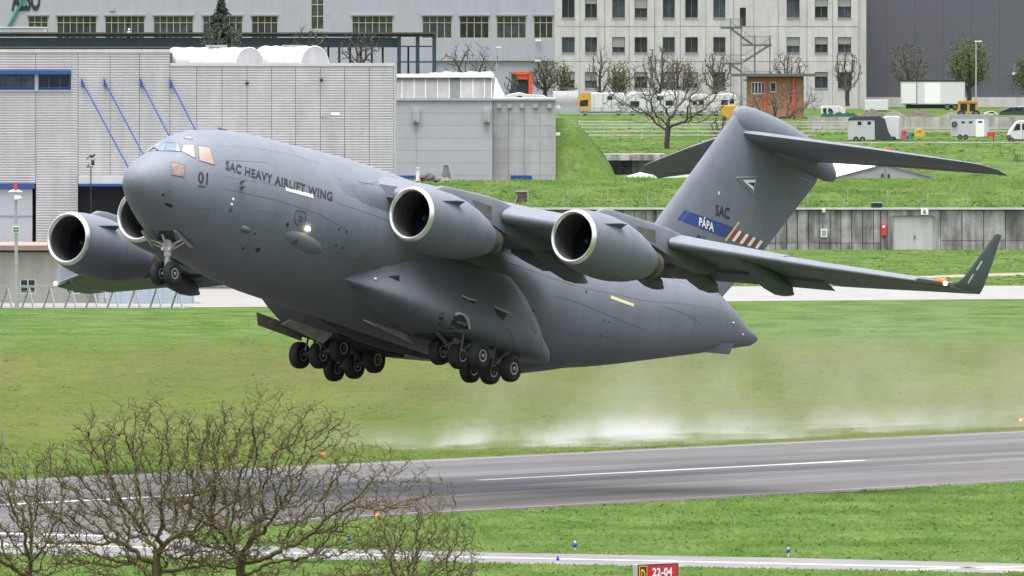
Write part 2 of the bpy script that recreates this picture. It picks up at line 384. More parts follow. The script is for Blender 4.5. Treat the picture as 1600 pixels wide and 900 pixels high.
build_each(k, 'formation_light_strip', M_WHITE, AC)

# engines on their pylons
EP = [(-10.28, 7.53, .277), (-13.59, 13.98, -.077)]
OUT = [(0,1.06),(.03,1.13),(.1,1.185),(.3,1.245),(.8,1.33),(1.5,1.40),(2.3,1.42),(3.2,1.36),(4.1,1.2),(4.9,.98),(5.5,.76)]
for sg in (1, -1):
    for x0, y0, z0 in EP:
        def ring(s, r, dz=0, n=40): return [(x0-s+(.10*math.sin(2*math.pi*i/n) if s < .6 else 0)*r, sg*y0+r*math.cos(2*math.pi*i/n), z0+dz+r*math.sin(2*math.pi*i/n)) for i in range(n)]
        m = MB(); m.loft([ring(s, r) for s, r in [(.17,1.21)]+[q for q in OUT if q[0] >= .3]]+[ring(5.5, .70), ring(5.2, .68)], cap=False)
        E_ = m.build('engine', M_AC, AC, smooth=40)
        m = MB(); m.loft([ring(s, r) for s, r in ((.17,1.21),(.1,1.187),(.03,1.135),(-.005,1.09),(.01,1.055),(.06,1.02),(.13,.995))], cap=False); m.build('inlet_lip', M_LIP, E_, off=BASE, smooth=60)
        m = MB(); m.loft([ring(s, r) for s, r in ((.13,.995),(.28,.965),(.8,.95),(1.2,1.0),(1.7,1.02))], cap=False); m.build('inlet_duct', M_DUCT, E_, off=BASE, smooth=60)
        m = MB(); m.add(ring(1.7, 1.02), [list(range(40))])
        for i in range(36):
            a = 2*math.pi*i/36; b = a+.12
            m.add([(x0-1.55, sg*y0+.3*math.cos(a), z0+.3*math.sin(a)), (x0-1.66, sg*y0+.3*math.cos(b), z0+.3*math.sin(b)), (x0-1.66, sg*y0+1.0*math.cos(b+.1), z0+1.0*math.sin(b+.1)), (x0-1.45, sg*y0+1.0*math.cos(a-.02), z0+1.0*math.sin(a-.02))], [(0,1,2,3)])
        m.build('fan', M_FAN, E_, off=BASE)
        m = MB(); m.loft([[(x0-s, sg*y0+r*math.cos(t*.5236), z0+r*math.sin(t*.5236)) for t in range(12)] for s, r in ((1.0,.01),(1.05,.1),(1.25,.22),(1.6,.32))]); m.build('spinner', M_FAN, E_, off=BASE, smooth=60)
        m = MB(); m.loft([ring(s, r) for s, r in ((5.0,.69),(5.5,.68),(5.9,.64),(6.35,.56),(6.38,.5),(6.0,.48))], cap=False); m.loft([ring(s, r) for s, r in ((5.6,.4),(6.2,.36),(6.8,.1),(6.85,.02))])
        m.loft([ring(s, r) for s, r in ((5.88,.66),(5.9,.668),(5.93,.66),(5.94,.63))], cap=False)
        m.build('exhaust_nozzle', M_BURNT, E_, off=BASE, smooth=45)
        for q in (1,):       # vortex strake on the outboard-facing upper side of the cowl
            for sd_ in (1, -1):
                a = math.radians(32); m = MB(); P = []
                for s, r in ((.75, 1.31), (1.3, 1.37), (1.95, 1.40), (1.95, 1.72), (1.6, 1.66)): P.append((x0-s, sg*y0+sd_*r*math.cos(a), z0+r*math.sin(a)))
                m.extr(P, (0, 0, .03)); m.build('strake', M_AC2, E_, off=BASE)
        sl = MB()
        for s in (2.75, 4.35):
            r = lerp(OUT, s); sl.tube([Vector(p) for p in ring(s, r+.001, n=40)]+[Vector(ring(s, r+.001)[0])], .007, 4, cap=False)
        sl.build('cowl_seam', M_LINE, E_, off=BASE)
        # pylon: from the cowl's shoulder over the leading edge and back under the wing
        ay = y0; R = []; le = lerp(LEs, ay); lz = lerp(LEz, ay); e = -x0
        for s, zt, zb, hw in ((e+1.5, z0+1.40, z0+1.2, .05), (e+2.0, z0+1.66, z0+1.2, .2), (e+2.6, z0+1.72, z0+1.0, .27), (le-.6, lz+.62, z0+.75, .3), (le+.6, lz+.62, z0+.55, .3), (le+1.6, lz+.55, z0+.45, .28), (le+3.2, lz+.1, z0+.35, .24), (le+4.6, lz-.1, z0+.55, .05)):
            R.append([(-s, sg*ay+hw*a, (zt+zb)/2+(zt-zb)/2*b) for a, b in ((-1,-1),(1,-1),(1,.6),(.75,.9),(.3,1),(-.3,1),(-.75,.9),(-1,.6))])
        m = MB(); m.loft(R); PY = m.build('pylon', M_AC, AC, smooth=40)
        if sg > 0:
            bp = bvh(m); st = MB(); d0 = ((738,312),(768,322),(768,352),(752,346)) if y0 < 10 else ((994,353),(1024,360),(1024,386),(1008,380))
            patch(st, bp, d0, 3, 3); st.build('pylon_heat_shield', mat('sooty pylon plate', (.098, .096, .092), .5, var=.3, scale=2, streak=.2), PY, off=BASE)

# tail: fin, rudder line, bullet, tailplanes
FIN = [(3.0, 36.9, 44.7, .42), (3.6, 37.4, 45.25, .42), (6.5, 39.7, 48.25, .42), (10.4, 43.0, 51.8, .42), (12.3, 44.6, 52.4, .4)]
fi = MB(); rings = []
for z, a, b, t in FIN:
    R = []
    for x, u in ((1,.02),(.85,.2),(.7,.42),(.5,.72),(.3,.96),(.15,.86),(.06,.6),(.015,.3),(0,0)): R.append((-(a+(b-a)*x), u*t, z))
    rings.append(R+[(x, -y, z_) for x, y, z_ in R[-2::-1]])
fi.loft(rings); FINO = fi.build('tail_fin', M_AC, AC, smooth=50); BFIN = bvh(fi)
bu = MB(); R = []
for s, zt, zb, hw in ((44.45,12.3,11.9,.02),(44.7,12.55,11.5,.3),(45.2,12.72,11.2,.45),(46,12.78,11.0,.56),(48,12.72,10.85,.62),(50,12.5,10.75,.6),(51.5,12.2,10.7,.52),(52.6,11.75,10.65,.38),(53.15,11.35,10.75,.2),(53.25,11.2,10.95,.08)):
    R.append([(-s, hw*math.cos(a), (zt+zb)/2+(zt-zb)/2*math.sin(a)) for a in [2*math.pi*i/24 for i in range(24)]])
bu.loft(R); bu.build('tail_bullet', M_AC, AC, smooth=50)
for sg in (1, -1):
    tm = MB(); rings = []
    for y, a, b, z, t in ((.3,44.9,51.0,11.36,.10),(5,47.9,52.0,11.25,.095),(9.3,50.75,52.85,11.1,.09),(9.75,51.3,52.95,11.08,.07),(9.95,52.2,53.05,11.06,.05)):
        c = b-a; R = []
        for x, u in ((1,.03),(.8,.3),(.55,.75),(.3,1),(.12,.8),(.03,.45),(0,0)): R.append((-(a+c*x), sg*y, z+u*t*c*.55-x*.12))
        Q = [(p[0], p[1], z-(p[2]-z)-2*.12*x*.9) for p, x in zip(R, (1,.8,.55,.3,.12,.03,0))]
        rings.append(R+Q[-2::-1])
    tm.loft(rings); TP = tm.build('tailplane', M_AC, AC, smooth=50)
    e = MB(); a = Vector((-50.2, sg*.9, 11.22)); b = Vector((-52.4, sg*9.2, 10.99)); e.tube([a, b], .012, 4); e.build('elevator_seam', M_LINE, TP, off=BASE)

# main gear sponsons
SPO = [(12.5,.0),(12.9,.07),(13.7,.2),(14.7,.37),(15.9,.57),(17.3,.77),(18.8,.93),(20.3,1.0),(22.3,1.0),(23.8,.95),(25.2,.8),(26.6,.54),(27.7,.24),(28.3,.03)]
BSP = None
for sg in (1, -1):
    sp = MB(); rings = []
    for s, k in SPO:
        yo = 2.68+2.5*k; zt = (-2.2+2.5*k**.85) if s < 20 else (.3 if s < 24 else lerp([(24,.3),(28.3,-2.2)], s)); zb = (-2.2-1.25*k**1.1) if s < 20 else lerp([(22,-3.45),(25,-3.3),(28.3,-2.9)], s); H_ = zt-zb
        hull = lambda z: math.sqrt(max(.2, 3.43*3.43-z*z))
        P = [(1.9, max(zb, -3.46)), (max(2.0, yo-1.1*k-.25), zb), (yo-.35*k, zb+.12*k), (yo-.07*k, zb+.4*k)]
        for f_, b_ in ((.22, 1), (.38, .87), (.56, .62), (.74, .34), (.9, .10), (1, -.04)): z = zb+H_*f_+.004; P.append((hull(z)*(1-b_)+max(yo, hull(z)+.01)*b_, z))
        P.append((1.9, zt+.05))
        rings.append([(-s, sg*y, z) for y, z in P])
    sp.loft(rings); SPN = sp.build('wheel_sponson', M_AC, AC, smooth=60)
    if sg > 0: BSP = bvh(sp)
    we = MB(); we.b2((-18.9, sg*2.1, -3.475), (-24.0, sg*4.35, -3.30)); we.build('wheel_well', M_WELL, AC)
    for a_, b_, c_, d_ in (((-15.2,2.0,-3.5),(-18.4,2.0,-3.5),(-18.4,2.5,-3.95),(-15.2,2.5,-3.7)), ((-16.2,4.75,-2.95),(-20.0,4.9,-3.0),(-20.0,4.95,-3.52),(-16.5,4.8,-3.5))):
        if sg > 0 and a_[0] == -16.2: continue
        dm = MB(); P = [Vector((p[0], sg*p[1], p[2])) for p in (a_, b_, c_, d_)]; dm.extr(P, (0, sg*.05, .02)); dm.build('gear_door', M_GEARD, AC)

# landing gear
def wheel_part(c, r, wd, parent):
    m = MB(); m.wheel(c, r, wd); return m.build('wheel', [M_RUBBER, M_RIM], parent, off=BASE, smooth=40)
for sg in (1, -1):
    for q, (s, zz) in enumerate(((19.75, (-4.02, -4.2, -4.2)), (22.2, (-4.35, -4.42, -4.3))) if sg > 0 else ((20.35, (-3.78, -4.1, -4.1)), (23.0, (-3.78, -4.05, -4.17)))):
        g = MB(); zc = sum(zz)/3
        g.tube([(-s+.3, sg*4.0, -2.9), (-s+.05, sg*4.0, zc+.1)], [.24, .2], 12); g.tube([(-s, sg*2.75, zz[0]), (-s, sg*5.3, zz[2])], .13, 10)
        g.tube([(-s+1.5, sg*3.6, -3.2), (-s+.1, sg*3.7, zc+.2)], .1, 8); g.tube([(-s-1.1, sg*4.3, -3.2), (-s, sg*4.3, zc+.25)], .08, 8)
        g.box((-s+.05, sg*4.0, zc+.28), (.7, .5, .42)); g.tube([(-s+.4, sg*4.5, -3.1), (-s+.5, sg*4.55, zc)], .05, 6); g.tube([(-s-.35, sg*3.5, -3.1), (-s-.3, sg*3.45, zc)], .05, 6)
        G_ = g.build('main_gear_leg', mat('gear leg metal', (.10, .10, .105), .5, metal=.4, var=.3, scale=5), AC, smooth=40)
        for y, z in zip((3.0, 4.1, 5.2), zz): wheel_part((-s, sg*y, z), .61, .5, G_)
NX, NZ = -3.25, -3.83
g = MB(); hub = Vector((NX, 0, NZ)); top = inv(264.5, 368, 1, 0)
g.tube([top, top.lerp(hub, .55)], [.17, .16], 12); g.tube([top.lerp(hub, .5), hub+Vector((0, 0, .05))], .105, 12); g.tube([(NX, -.42, NZ), (NX, .42, NZ)], .09, 10)
g.tube([top.lerp(hub, .62)+Vector((-.2, 0, 0)), hub+Vector((-.22, 0, .3)), hub+Vector((-.02, 0, .02))], .05, 6)
g.tube([top+Vector((-.5, -.3, .05)), top.lerp(hub, .5)], .045, 6); g.tube([top+Vector((-.5, .3, .05)), top.lerp(hub, .5)], .045, 6); g.tube([top+Vector((.5, 0, -.05)), top.lerp(hub, .4)], .05, 8); g.box(top.lerp(hub, .28), (.3, .5, .22))
NG = g.build('nose_gear_leg', M_GEARW, AC, smooth=40)
for y in (.35, -.35): wheel_part((NX, y, NZ), .53, .36, NG)
nl = MB()
for y in (.18, -.18): nl.tube([top.lerp(hub, .38)+Vector((.1, y, 0)), top.lerp(hub, .38)+Vector((.18, y, .02))], [.06, .07], 10)
build_each(nl, 'taxi_light', M_WHITE, NG, off=BASE)
nw = MB(); nw.b2((-2.9, -.62, -2.62), (-5.6, .62, -2.2)); 
bay = MB()
# bay opening lies on the belly skin, slightly proud
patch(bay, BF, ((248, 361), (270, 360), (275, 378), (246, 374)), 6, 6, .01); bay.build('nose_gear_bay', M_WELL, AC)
for P, mm in ((((220, 362), (228, 361), (247, 384), (238, 388)), -.62), (((270, 360), (275, 362), (301, 388), (294, 386)), .62)):
    dm = MB(); pts = [inv(P[0][0], P[0][1], 1, mm), inv(P[1][0], P[1][1], 1, mm*1.25), inv(P[2][0], P[2][1], 1, mm*1.5), inv(P[3][0], P[3][1], 1, mm*1.2)]
    dm.extr(pts, (.05, .06, .05)); dm.build('nose_gear_door', M_GEARD, AC)
    dl = MB(); c = sum(pts, Vector())/4; e_ = top.lerp(hub, .25); dl.tube([c, e_+Vector((0, mm*.3, 0))], .045, 6); dl.tube([c+Vector((-.15, 0, -.12)), e_+Vector((-.1, mm*.25, -.2))], .03, 6); dl.build('door_link', M_GEARW, AC)

# windows, lettering and small fittings on the skin
for nm, q, mt in (('windscreen', ((257,222.5),(280,223.5),(282,237),(244,235.5)), mat('pale cockpit glass', (.15,.17,.17), .25, spec=.4, coat=.1)), ('painted_sky_reflection', ((259.5,223.6),(273,224),(274,235.6),(257,235)), M_PAINTED_SKY), ('cockpit_window', ((286,226),(303,226),(305.6,248),(283.5,236)), M_COCKPIT), ('cockpit_window', ((309.4,227.5),(327.5,230.6),(335.4,258),(311.2,250.6)), M_COCKPIT), ('lower_window', ((267.5,253),(290,258),(287.5,276.5),(267.5,273)), mat('brown lower glass', (.17, .13, .115), .25, var=.3, scale=3)), ('eyebrow_window', ((288,213.5),(298,212.8),(301,218),(288.5,216.5)), M_COCKPIT)):  # the blue patch on the windscreen is a painted sky reflection
    k = MB(); patch(k, BF, q, 8, 6, .015); o = k.build(nm, mt, AC, smooth=60)
    k = MB(); line(k, BF, list(q), 1.0, .012, 4, True); k.build('window_frame', M_LINE, o, off=BASE)
    for sgn in (-1,):     # the same pane on the far side
        me = o.data.copy(); 
        for vv in me.vertices: vv.co.y *= -1
        me.flip_normals(); link(nm, me, AC)
wp = MB()
for a, b in (((233,236),(243,231)), ((240,231),(247,236))):
    pa, pb = hit(BF, *a, .03) or inv(a[0], a[1], 1, 0), hit(BF, *b, .03) or inv(b[0], b[1], 1, 0); wp.tube([pa, pb], .025, 6)
wp.build('windscreen_wiper', M_INK, AC)
k = MB()
letters(k, BF, 'SAC HEAVY AIRLIFT WING', (352, 264.5), (519, 314), (.6, -13), .032, 1.1); k.build('wing_name_lettering', M_INK, AC)
k = MB(); letters(k, BF, '01', (309, 285), (324.5, 288), (.6, -17), .03, 1.05); k.build('nose_number', M_INK, AC)
k = MB(); letters(k, BF, '080001', (309, 292.3), (322, 294), (.1, -3.6), .0); k.build('serial_number', M_INK, AC)
k = MB(); patch(k, BF, ((446,292),(489,304),(489.5,309.5),(446.5,297.8)), 6, 2); k.build('formation_light_strip', M_WHITE, AC)
k = MB(); patch(k, BF, ((954,461.5),(990,474.5),(990,479.5),(954.5,466.5)), 6, 2); k.build('formation_light_strip', M_CREAM, AC)
k = MB(); sh = [(462,328),(470,329),(478,332),(477,345),(472,350),(467,353),(462,349),(460,342)]; line(k, BF, sh, 1.2, .014, 3, True)
for a, b, c, d in ((466,336,469,340),(470,338,473,343),(466,342,470,347),(471,344,473,347),(464,344,466,346)): patch(k, BF, ((a,b),(c,b+1),(c+.5,d),(a+.5,d-1)), 1, 1, .015)
k.build('unit_shield', M_LINE, AC)
k = MB()
for pts, cl in (([(293.7,348.7),(309.4,324.5),(326,327),(328.7,331),(315,355),(300,354.5)], True), ([(385,388),(402,330),(405,327.5),(433,335),(434,337)], False), ([(528,277),(545,292),(568,315),(590,330)], False), ([(545,291),(590,285),(625,283)][:2], False), ([(347,250),(420,254)], False), ([(350,295),(430,312),(500,335),(540,358)], False), ([(870,463),(900,471),(950,492),(1010,516)], False), ([(1035,478),(1070,490),(1095,505)], False), ([(600,292),(560,284)], False)):
    line(k, BF, pts, .45, .003, 5, cl)
for s_ in (4.6, 7.2, 9.9, 12.4, 29.8, 33.0, 36.4, 40.2, 44.0, 46.4):
    k.tube([fus(s_, math.radians(a_)) for a_ in range(-80, 262, 9)], .0075, 4, False)
for a_ in (48, 14, -22, 132, 166): k.tube([fus(s_, math.radians(a_)) for s_ in [3+.7*q for q in range(60)]], .0065, 4, False)
k.build('skin_seam', mat('faint seam', (.06,.068,.08), .6), AC)
k = MB()
for u, v, r in ((255,304,.06),(266,299,.03),(449,351,.09),(398,365,.05),(530,358,.05),(541,362,.05),(525,383,.05),(535,387,.05),(916,455,.06),(944,500,.04),(952,503,.04),(940,524,.04),(948,527,.04),(833,486,.06),(380,388,.06),(403,390,.12)):
    p = hit(BF, u, v, 0); q = hit(BF, u, v, .02)
    if p is not None: k.tube([p, q], r, 8)
build_each(k, 'skin_port', M_INK, AC)
for u, v in ((364,311),(362,319)):
    k = MB(); p = hit(BF, u, v, .0); q = hit(BF, u, v, .03); k.tube([p, q], .06, 12); k.build('round_port', M_WHITE, AC)
k = MB(); k.tube([hit(BF, 360, 328, 0), hit(BF, 360, 328, .03)], .085, 12); k.build('round_port', M_LINE, AC)
k = MB(); patch(k, BF, ((258,316),(270,320),(269,325),(257.5,320.5)), 3, 2); k.build('inlet_slot', M_INK, AC)
for u, v in ((377,284.5),(377,293.5)):
    k = MB(); p = hit(BF, u, v, 0); k.bar(p, p+Vector((.25, .35, 0)), .1, .04); k.build('pitot_probe', M_LINE, AC)
k = MB(); R = []; c = hit(BF, 379, 356, 0)
for q, r in ((-.1,.02),(0,.14),(.25,.17),(.6,.1),(.95,.02)): R.append([(c.x-q, c.y+r*.9*math.cos(a), c.z+r*math.sin(a)) for a in [2*math.pi*i/12 for i in range(12)]])
k.loft(R); k.build('sensor_blister', M_AC2, AC, smooth=60)
k = MB(); n = 20; c0 = (475, 379); rings = []
for f_, h in ((1.0,.0),(.9,.03),(.72,.07),(.45,.11),(.15,.125)):
    rings.append([hit(BF, c0[0]+f_*(32*math.cos(t)*.96-0*math.sin(t)), c0[1]+f_*(32*math.cos(t)*.36+15*math.sin(t)), h-.01) for t in [2*math.pi*i/n for i in range(n)]])
k.loft(rings); BL = k.build('side_blister', M_AC, AC, smooth=60)
k = MB(); ob = bvh(k) if k.v else None
k.tube([hit(BF, 459, 376, .10), hit(BF, 459, 376, .13)], .13, 12); k.build('blister_port', M_LINE, BL, off=BASE)
k = MB(); p = hit(BF, 480, 357, .06); k.ball(p, .1, sc=(1.3, .8, .8)); k.build('landing_light', M_GLOW, AC, smooth=60)
k = MB()
for u, v in ((1145,505),(1160,523)):
    p = hit(BF, u, v, .02); k.ball(p, .07)
build_each(k, 'warning_sensor', M_GEARW, AC, smooth=60)
k = MB(); P = [inv(1093, 534, 1, 1.1), inv(1146, 536, 1, 1.1), inv(1138, 554, 1, 1.0), inv(1095, 550, 1, 1.0)]; k.extr(P, (0, .06, 0)); k.build('ventral_strake', M_AC2, AC)
k = MB(); k.extr([Vector((p.x, -p.y, p.z)) for p in P], (0, -.06, 0)); k.build('ventral_strake', M_AC2, AC)
k = MB()
for u, v in ((494,248),(347,205)): 
    p = inv(u, v+2, 1, 0); k.box((p.x, 0, p.z+.05), (.6, .1, .22))
build_each(k, 'blade_antenna', M_AC2, AC)
# sponson fittings: open vents, light, access plates
k = MB(); patch(k, BSP, ((606,432),(624,430),(624,440),(612,434)), 2, 1, .01); patch(k, BSP, ((722,464),(743,470),(741,474),(724,468)), 3, 1, .01); patch(k, BSP, ((771,480),(793,487),(786,502),(776,492)), 3, 2, .01); build_each(k, 'sponson_vent', M_INK, AC)
k = MB()
for P in (((721.5,463),(731,468),(742,470)), ((772,480),(784,486),(795,489.5))):
    q = [hit(BSP, *p, .04) for p in P]; q = [x for x in q if x is not None]
    if len(q) > 1: k.tube(q, .05, 6)
build_each(k, 'vent_lip', M_GEARW, AC)
k = MB(); patch(k, BSP, ((831,499),(839,508),(838,522),(829.5,512)), 2, 2, .01); k.build('access_plate', M_AC2, AC)
k = MB(); line(k, BSP, [(785,510),(795,515),(800,526),(801,536)], .6, .004, 3); line(k, BSP, [(843,510),(845,530),(846,545)], .5, .004, 4); k.build('sponson_seam', M_LINE, AC)
k = MB(); p = hit(BSP, 586, 436, .02)
if p is not None: k.ball(p, .07)
k.build('sponson_light', M_WHITE, AC, smooth=60)
k = MB(); q0 = [(710,492),(716,489),(724,492),(730,500),(733,512)]; q = [hit(BSP, *p, .06) for p in q0]; q = [x for x in q if x is not None]
if len(q) > 1: k.tube(q, .06, 8)
k.build('gear_arch_liner', M_GEARW, AC, smooth=50)
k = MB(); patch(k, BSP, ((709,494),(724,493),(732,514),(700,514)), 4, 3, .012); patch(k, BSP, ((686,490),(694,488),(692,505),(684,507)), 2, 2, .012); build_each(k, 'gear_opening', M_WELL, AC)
# fin paint
k = MB(); letters(k, BFIN, 'SAC', (1117.8, 335.8), (1139.6, 342), (.4, -16.5), .02, 1.05); k.build('fin_lettering', M_INK, AC)
k = MB(); letters(k, BFIN, '01', (1087.5, 381), (1100.5, 385), (.5, -15), .01); k.build('fin_number', M_INK, AC)
k = MB(); patch(k, BFIN, ((1069.4,328.3),(1147,355.5),(1136,372),(1058.3,343)), 8, 3, .01); k.build('fin_band', mat('fin band blue', (.014, .04, .20), .5), AC)
k = MB(); letters(k, BFIN, 'PÁPA', (1091.5, 352.3), (1114.5, 361.6), (.6, -12.8), .03, 1.05, .022); k.build('fin_band_lettering', M_WHITE, AC)
k = MB(); patch(k, BFIN, ((1153.3,345.8),(1156,347),(1134.5,377),(1131.3,375.5)), 2, 4, .02); k.build('fin_yellow_stripe', mat('fin stripe ochre', (.55, .40, .12), .5), AC)
FC = [mat('fin stripe red', (.34, .012, .028), .5), M_WHITE, mat('fin stripe green', (.02, .10, .05), .5)]
for c in range(3):
    k = MB()
    TL, TR, BR, BL_ = (1151,358.4), (1195,378.6), (1187,390), (1139,375)
    for i in range(c, 12, 3):
        wd = (1.0, 1.15, .85); s0 = (i//3)*3+sum(wd[:c]); s1 = s0+wd[c]
        def mix(a, b, t): return (a[0]+(b[0]-a[0])*t, a[1]+(b[1]-a[1])*t)
        a0, a1 = s0/12, s1/12; patch(k, BFIN, (mix(TL,TR,a0), mix(TL,TR,a1), mix(BL_,BR,a1), mix(BL_,BR,a0)), 1, 3, .014)
    build_each(k, 'fin_ribbon_stripe', FC[c], AC)
k = MB(); line(k, BFIN, [(1150,277.2),(1181,276.4),(1176,302.6)], 1.0, .012, 4, True); 
line(k, BFIN, [(1270/1,285)][:1]+[(1244,275),(1268,286)], .8, .01, 3); k.build('fin_seam', mat('pale outline', (.34,.36,.38), .6), AC)
k = MB()
for q in (((1160.3,281.2),(1180.5,280.8),(1179.8,285.2),(1166.5,285)), ((1160.3,281.2),(1167,285),(1177.2,291.5),(1177.6,297.8))): patch(k, BFIN, q, 2, 2, .013)
build_each(k, 'fin_triangle', M_WHITE, AC)
k = MB(); patch(k, BFIN, ((1168.5,285.6),(1179.3,285.4),(1178,291.8),(1177,291)), 1, 1, .0135); k.build('fin_triangle_core', M_INK, AC)
k = MB(); patch(k, BFIN, ((1122.2,299.5),(1124.3,299),(1123.6,304),(1121.6,304)), 1, 1); k.build('fin_marker', M_WHITE, AC)

# ------------------------------------------------------------------ ground
PROF = [(0,0),(1147,0),(1147.01,4.2),(1152,5.0),(1160,5.7),(1176,6.2),(1190,6.3),(1215,6.2),(1250,6.8),(1330,8.6),(1400,9.7),(1440,10.4),(1475,11.7),(1500,12.1),(1700,12.6),(6000,13)]
def zt(D): return lerp(PROF, D)
tm = MB(); Ys = [-200,0,150,300,400,500,600,800,1000,1146.98]+[1147.02,1149,1152,1156,1160,1168,1176,1183,1190,1200,1215,1232,1250,1270,1290,1310,1330,1365,1400,1420,1440,1458,1475,1490,1500,1700,6000]; Xs = [-4000,-600,-100]+[-70+7*i for i in range(24)]+[140,600,4000]
bump = random.Random(3)
V = [(x, y, zt(y)+(bump.uniform(-.28,.28) if 1150 < y < 1300 else 0)) for y in Ys for x in Xs]; n = len(Xs)
tm.add(V, [(j*n+i, j*n+i+1, (j+1)*n+i+1, (j+1)*n+i) for j in range(len(Ys)-1) for i in range(n-1)])

def grass_mat():
    m = bpy.data.materials.new('meadow grass'); m.use_nodes = True; t = m.node_tree; L = t.links.new; b = t.nodes['Principled BSDF']; b.inputs['Roughness'].default_value = .9; b.inputs['Specular IOR Level'].default_value = .04
    tc = t.nodes.new('ShaderNodeNewGeometry')
    def noise(sc, st, det=4, rough=.6):
        mp = t.nodes.new('ShaderNodeMapping'); mp.inputs['Scale'].default_value = st; L(tc.outputs['Position'], mp.inputs[0])
        n = t.nodes.new('ShaderNodeTexNoise'); n.inputs['Scale'].default_value = sc; n.inputs['Detail'].default_value = det; n.inputs['Roughness'].default_value = rough; L(mp.outputs[0], n.inputs['Vector']); return n.outputs['Fac']
    def ramp(f, a, b_, p0=.35, p1=.65):
        r = t.nodes.new('ShaderNodeValToRGB'); r.color_ramp.elements[0].position = p0; r.color_ramp.elements[1].position = p1; r.color_ramp.elements[0].color = (*a, 1); r.color_ramp.elements[1].color = (*b_, 1); L(f, r.inputs[0]); return r.outputs[0]
    def mix(f, a, b_, mode='MIX'):
        x = t.nodes.new('ShaderNodeMix'); x.data_type = 'RGBA'; x.blend_type = mode
        if isinstance(f, float): x.inputs[0].default_value = f
        else: L(f, x.inputs[0])
        L(a, x.inputs[6]); L(b_, x.inputs[7]); return x.outputs[2]
    # lush sward near the taxiway and along the far fence, drier yellowish brown meadow in between
    sx = t.nodes.new('ShaderNodeSeparateXYZ'); L(tc.outputs['Position'], sx.inputs[0])
    def band(a, b_, c, d):
        r = t.nodes.new('ShaderNodeValToRGB'); e = r.color_ramp.elements
        mr = t.nodes.new('ShaderNodeMapRange'); mr.inputs[1].default_value = 400; mr.inputs[2].default_value = 1400; L(sx.outputs['Y'], mr.inputs[0]); L(mr.outputs[0], r.inputs[0])
        e[0].position = (a-400)/1000; e[0].color = (0,0,0,1); e[1].position = (b_-400)/1000; e[1].color = (1,1,1,1)
        q = e.new((c-400)/1000); q.color = (1,1,1,1); q = e.new((d-400)/1000); q.color = (0,0,0,1); return r.outputs[0]
    lush = ramp(noise(.25, (1, .5, 1), 5), GRASS1, GRASS2); dry = ramp(noise(.12, (1, .16, 1), 6, .7), (.049, .072, .015), (.072, .086, .022)); brown = ramp(noise(.09, (1, .1, 1), 5, .7), (.053, .064, .018), (.080, .074, .027))
    f1 = band(520, 560, 720, 800); f2 = band(560, 640, 720, 770)
    c = mix(f1, lush, dry); n2 = ramp(noise(.06, (1, .12, 1), 4), (0,0,0), (1,1,1), .4, .62); g2 = mix(1.0, f2, n2, 'MULTIPLY'); c = mix(g2, c, brown)
    fine = ramp(noise(3.0, (1, .35, 1), 5, .75), (.70,.72,.68), (1.28,1.26,1.25), .3, .7); c = mix(1.0, c, fine, 'MULTIPLY'); mid = ramp(noise(.8, (1, .32, 1), 5, .7), (.88,.9,.88), (1.12,1.11,1.12), .35, .65); c = mix(1.0, c, mid, 'MULTIPLY')
    L(c, b.inputs['Base Color'])
    bp = t.nodes.new('ShaderNodeBump'); bp.inputs['Strength'].default_value = .5; bp.inputs['Distance'].default_value = .2; L(noise(2.5, (1, .5, 1), 4), bp.inputs['Height']); L(bp.outputs[0], b.inputs['Normal']); return m
M_GRASS = grass_mat()
struct('ground', tm, M_GRASS)

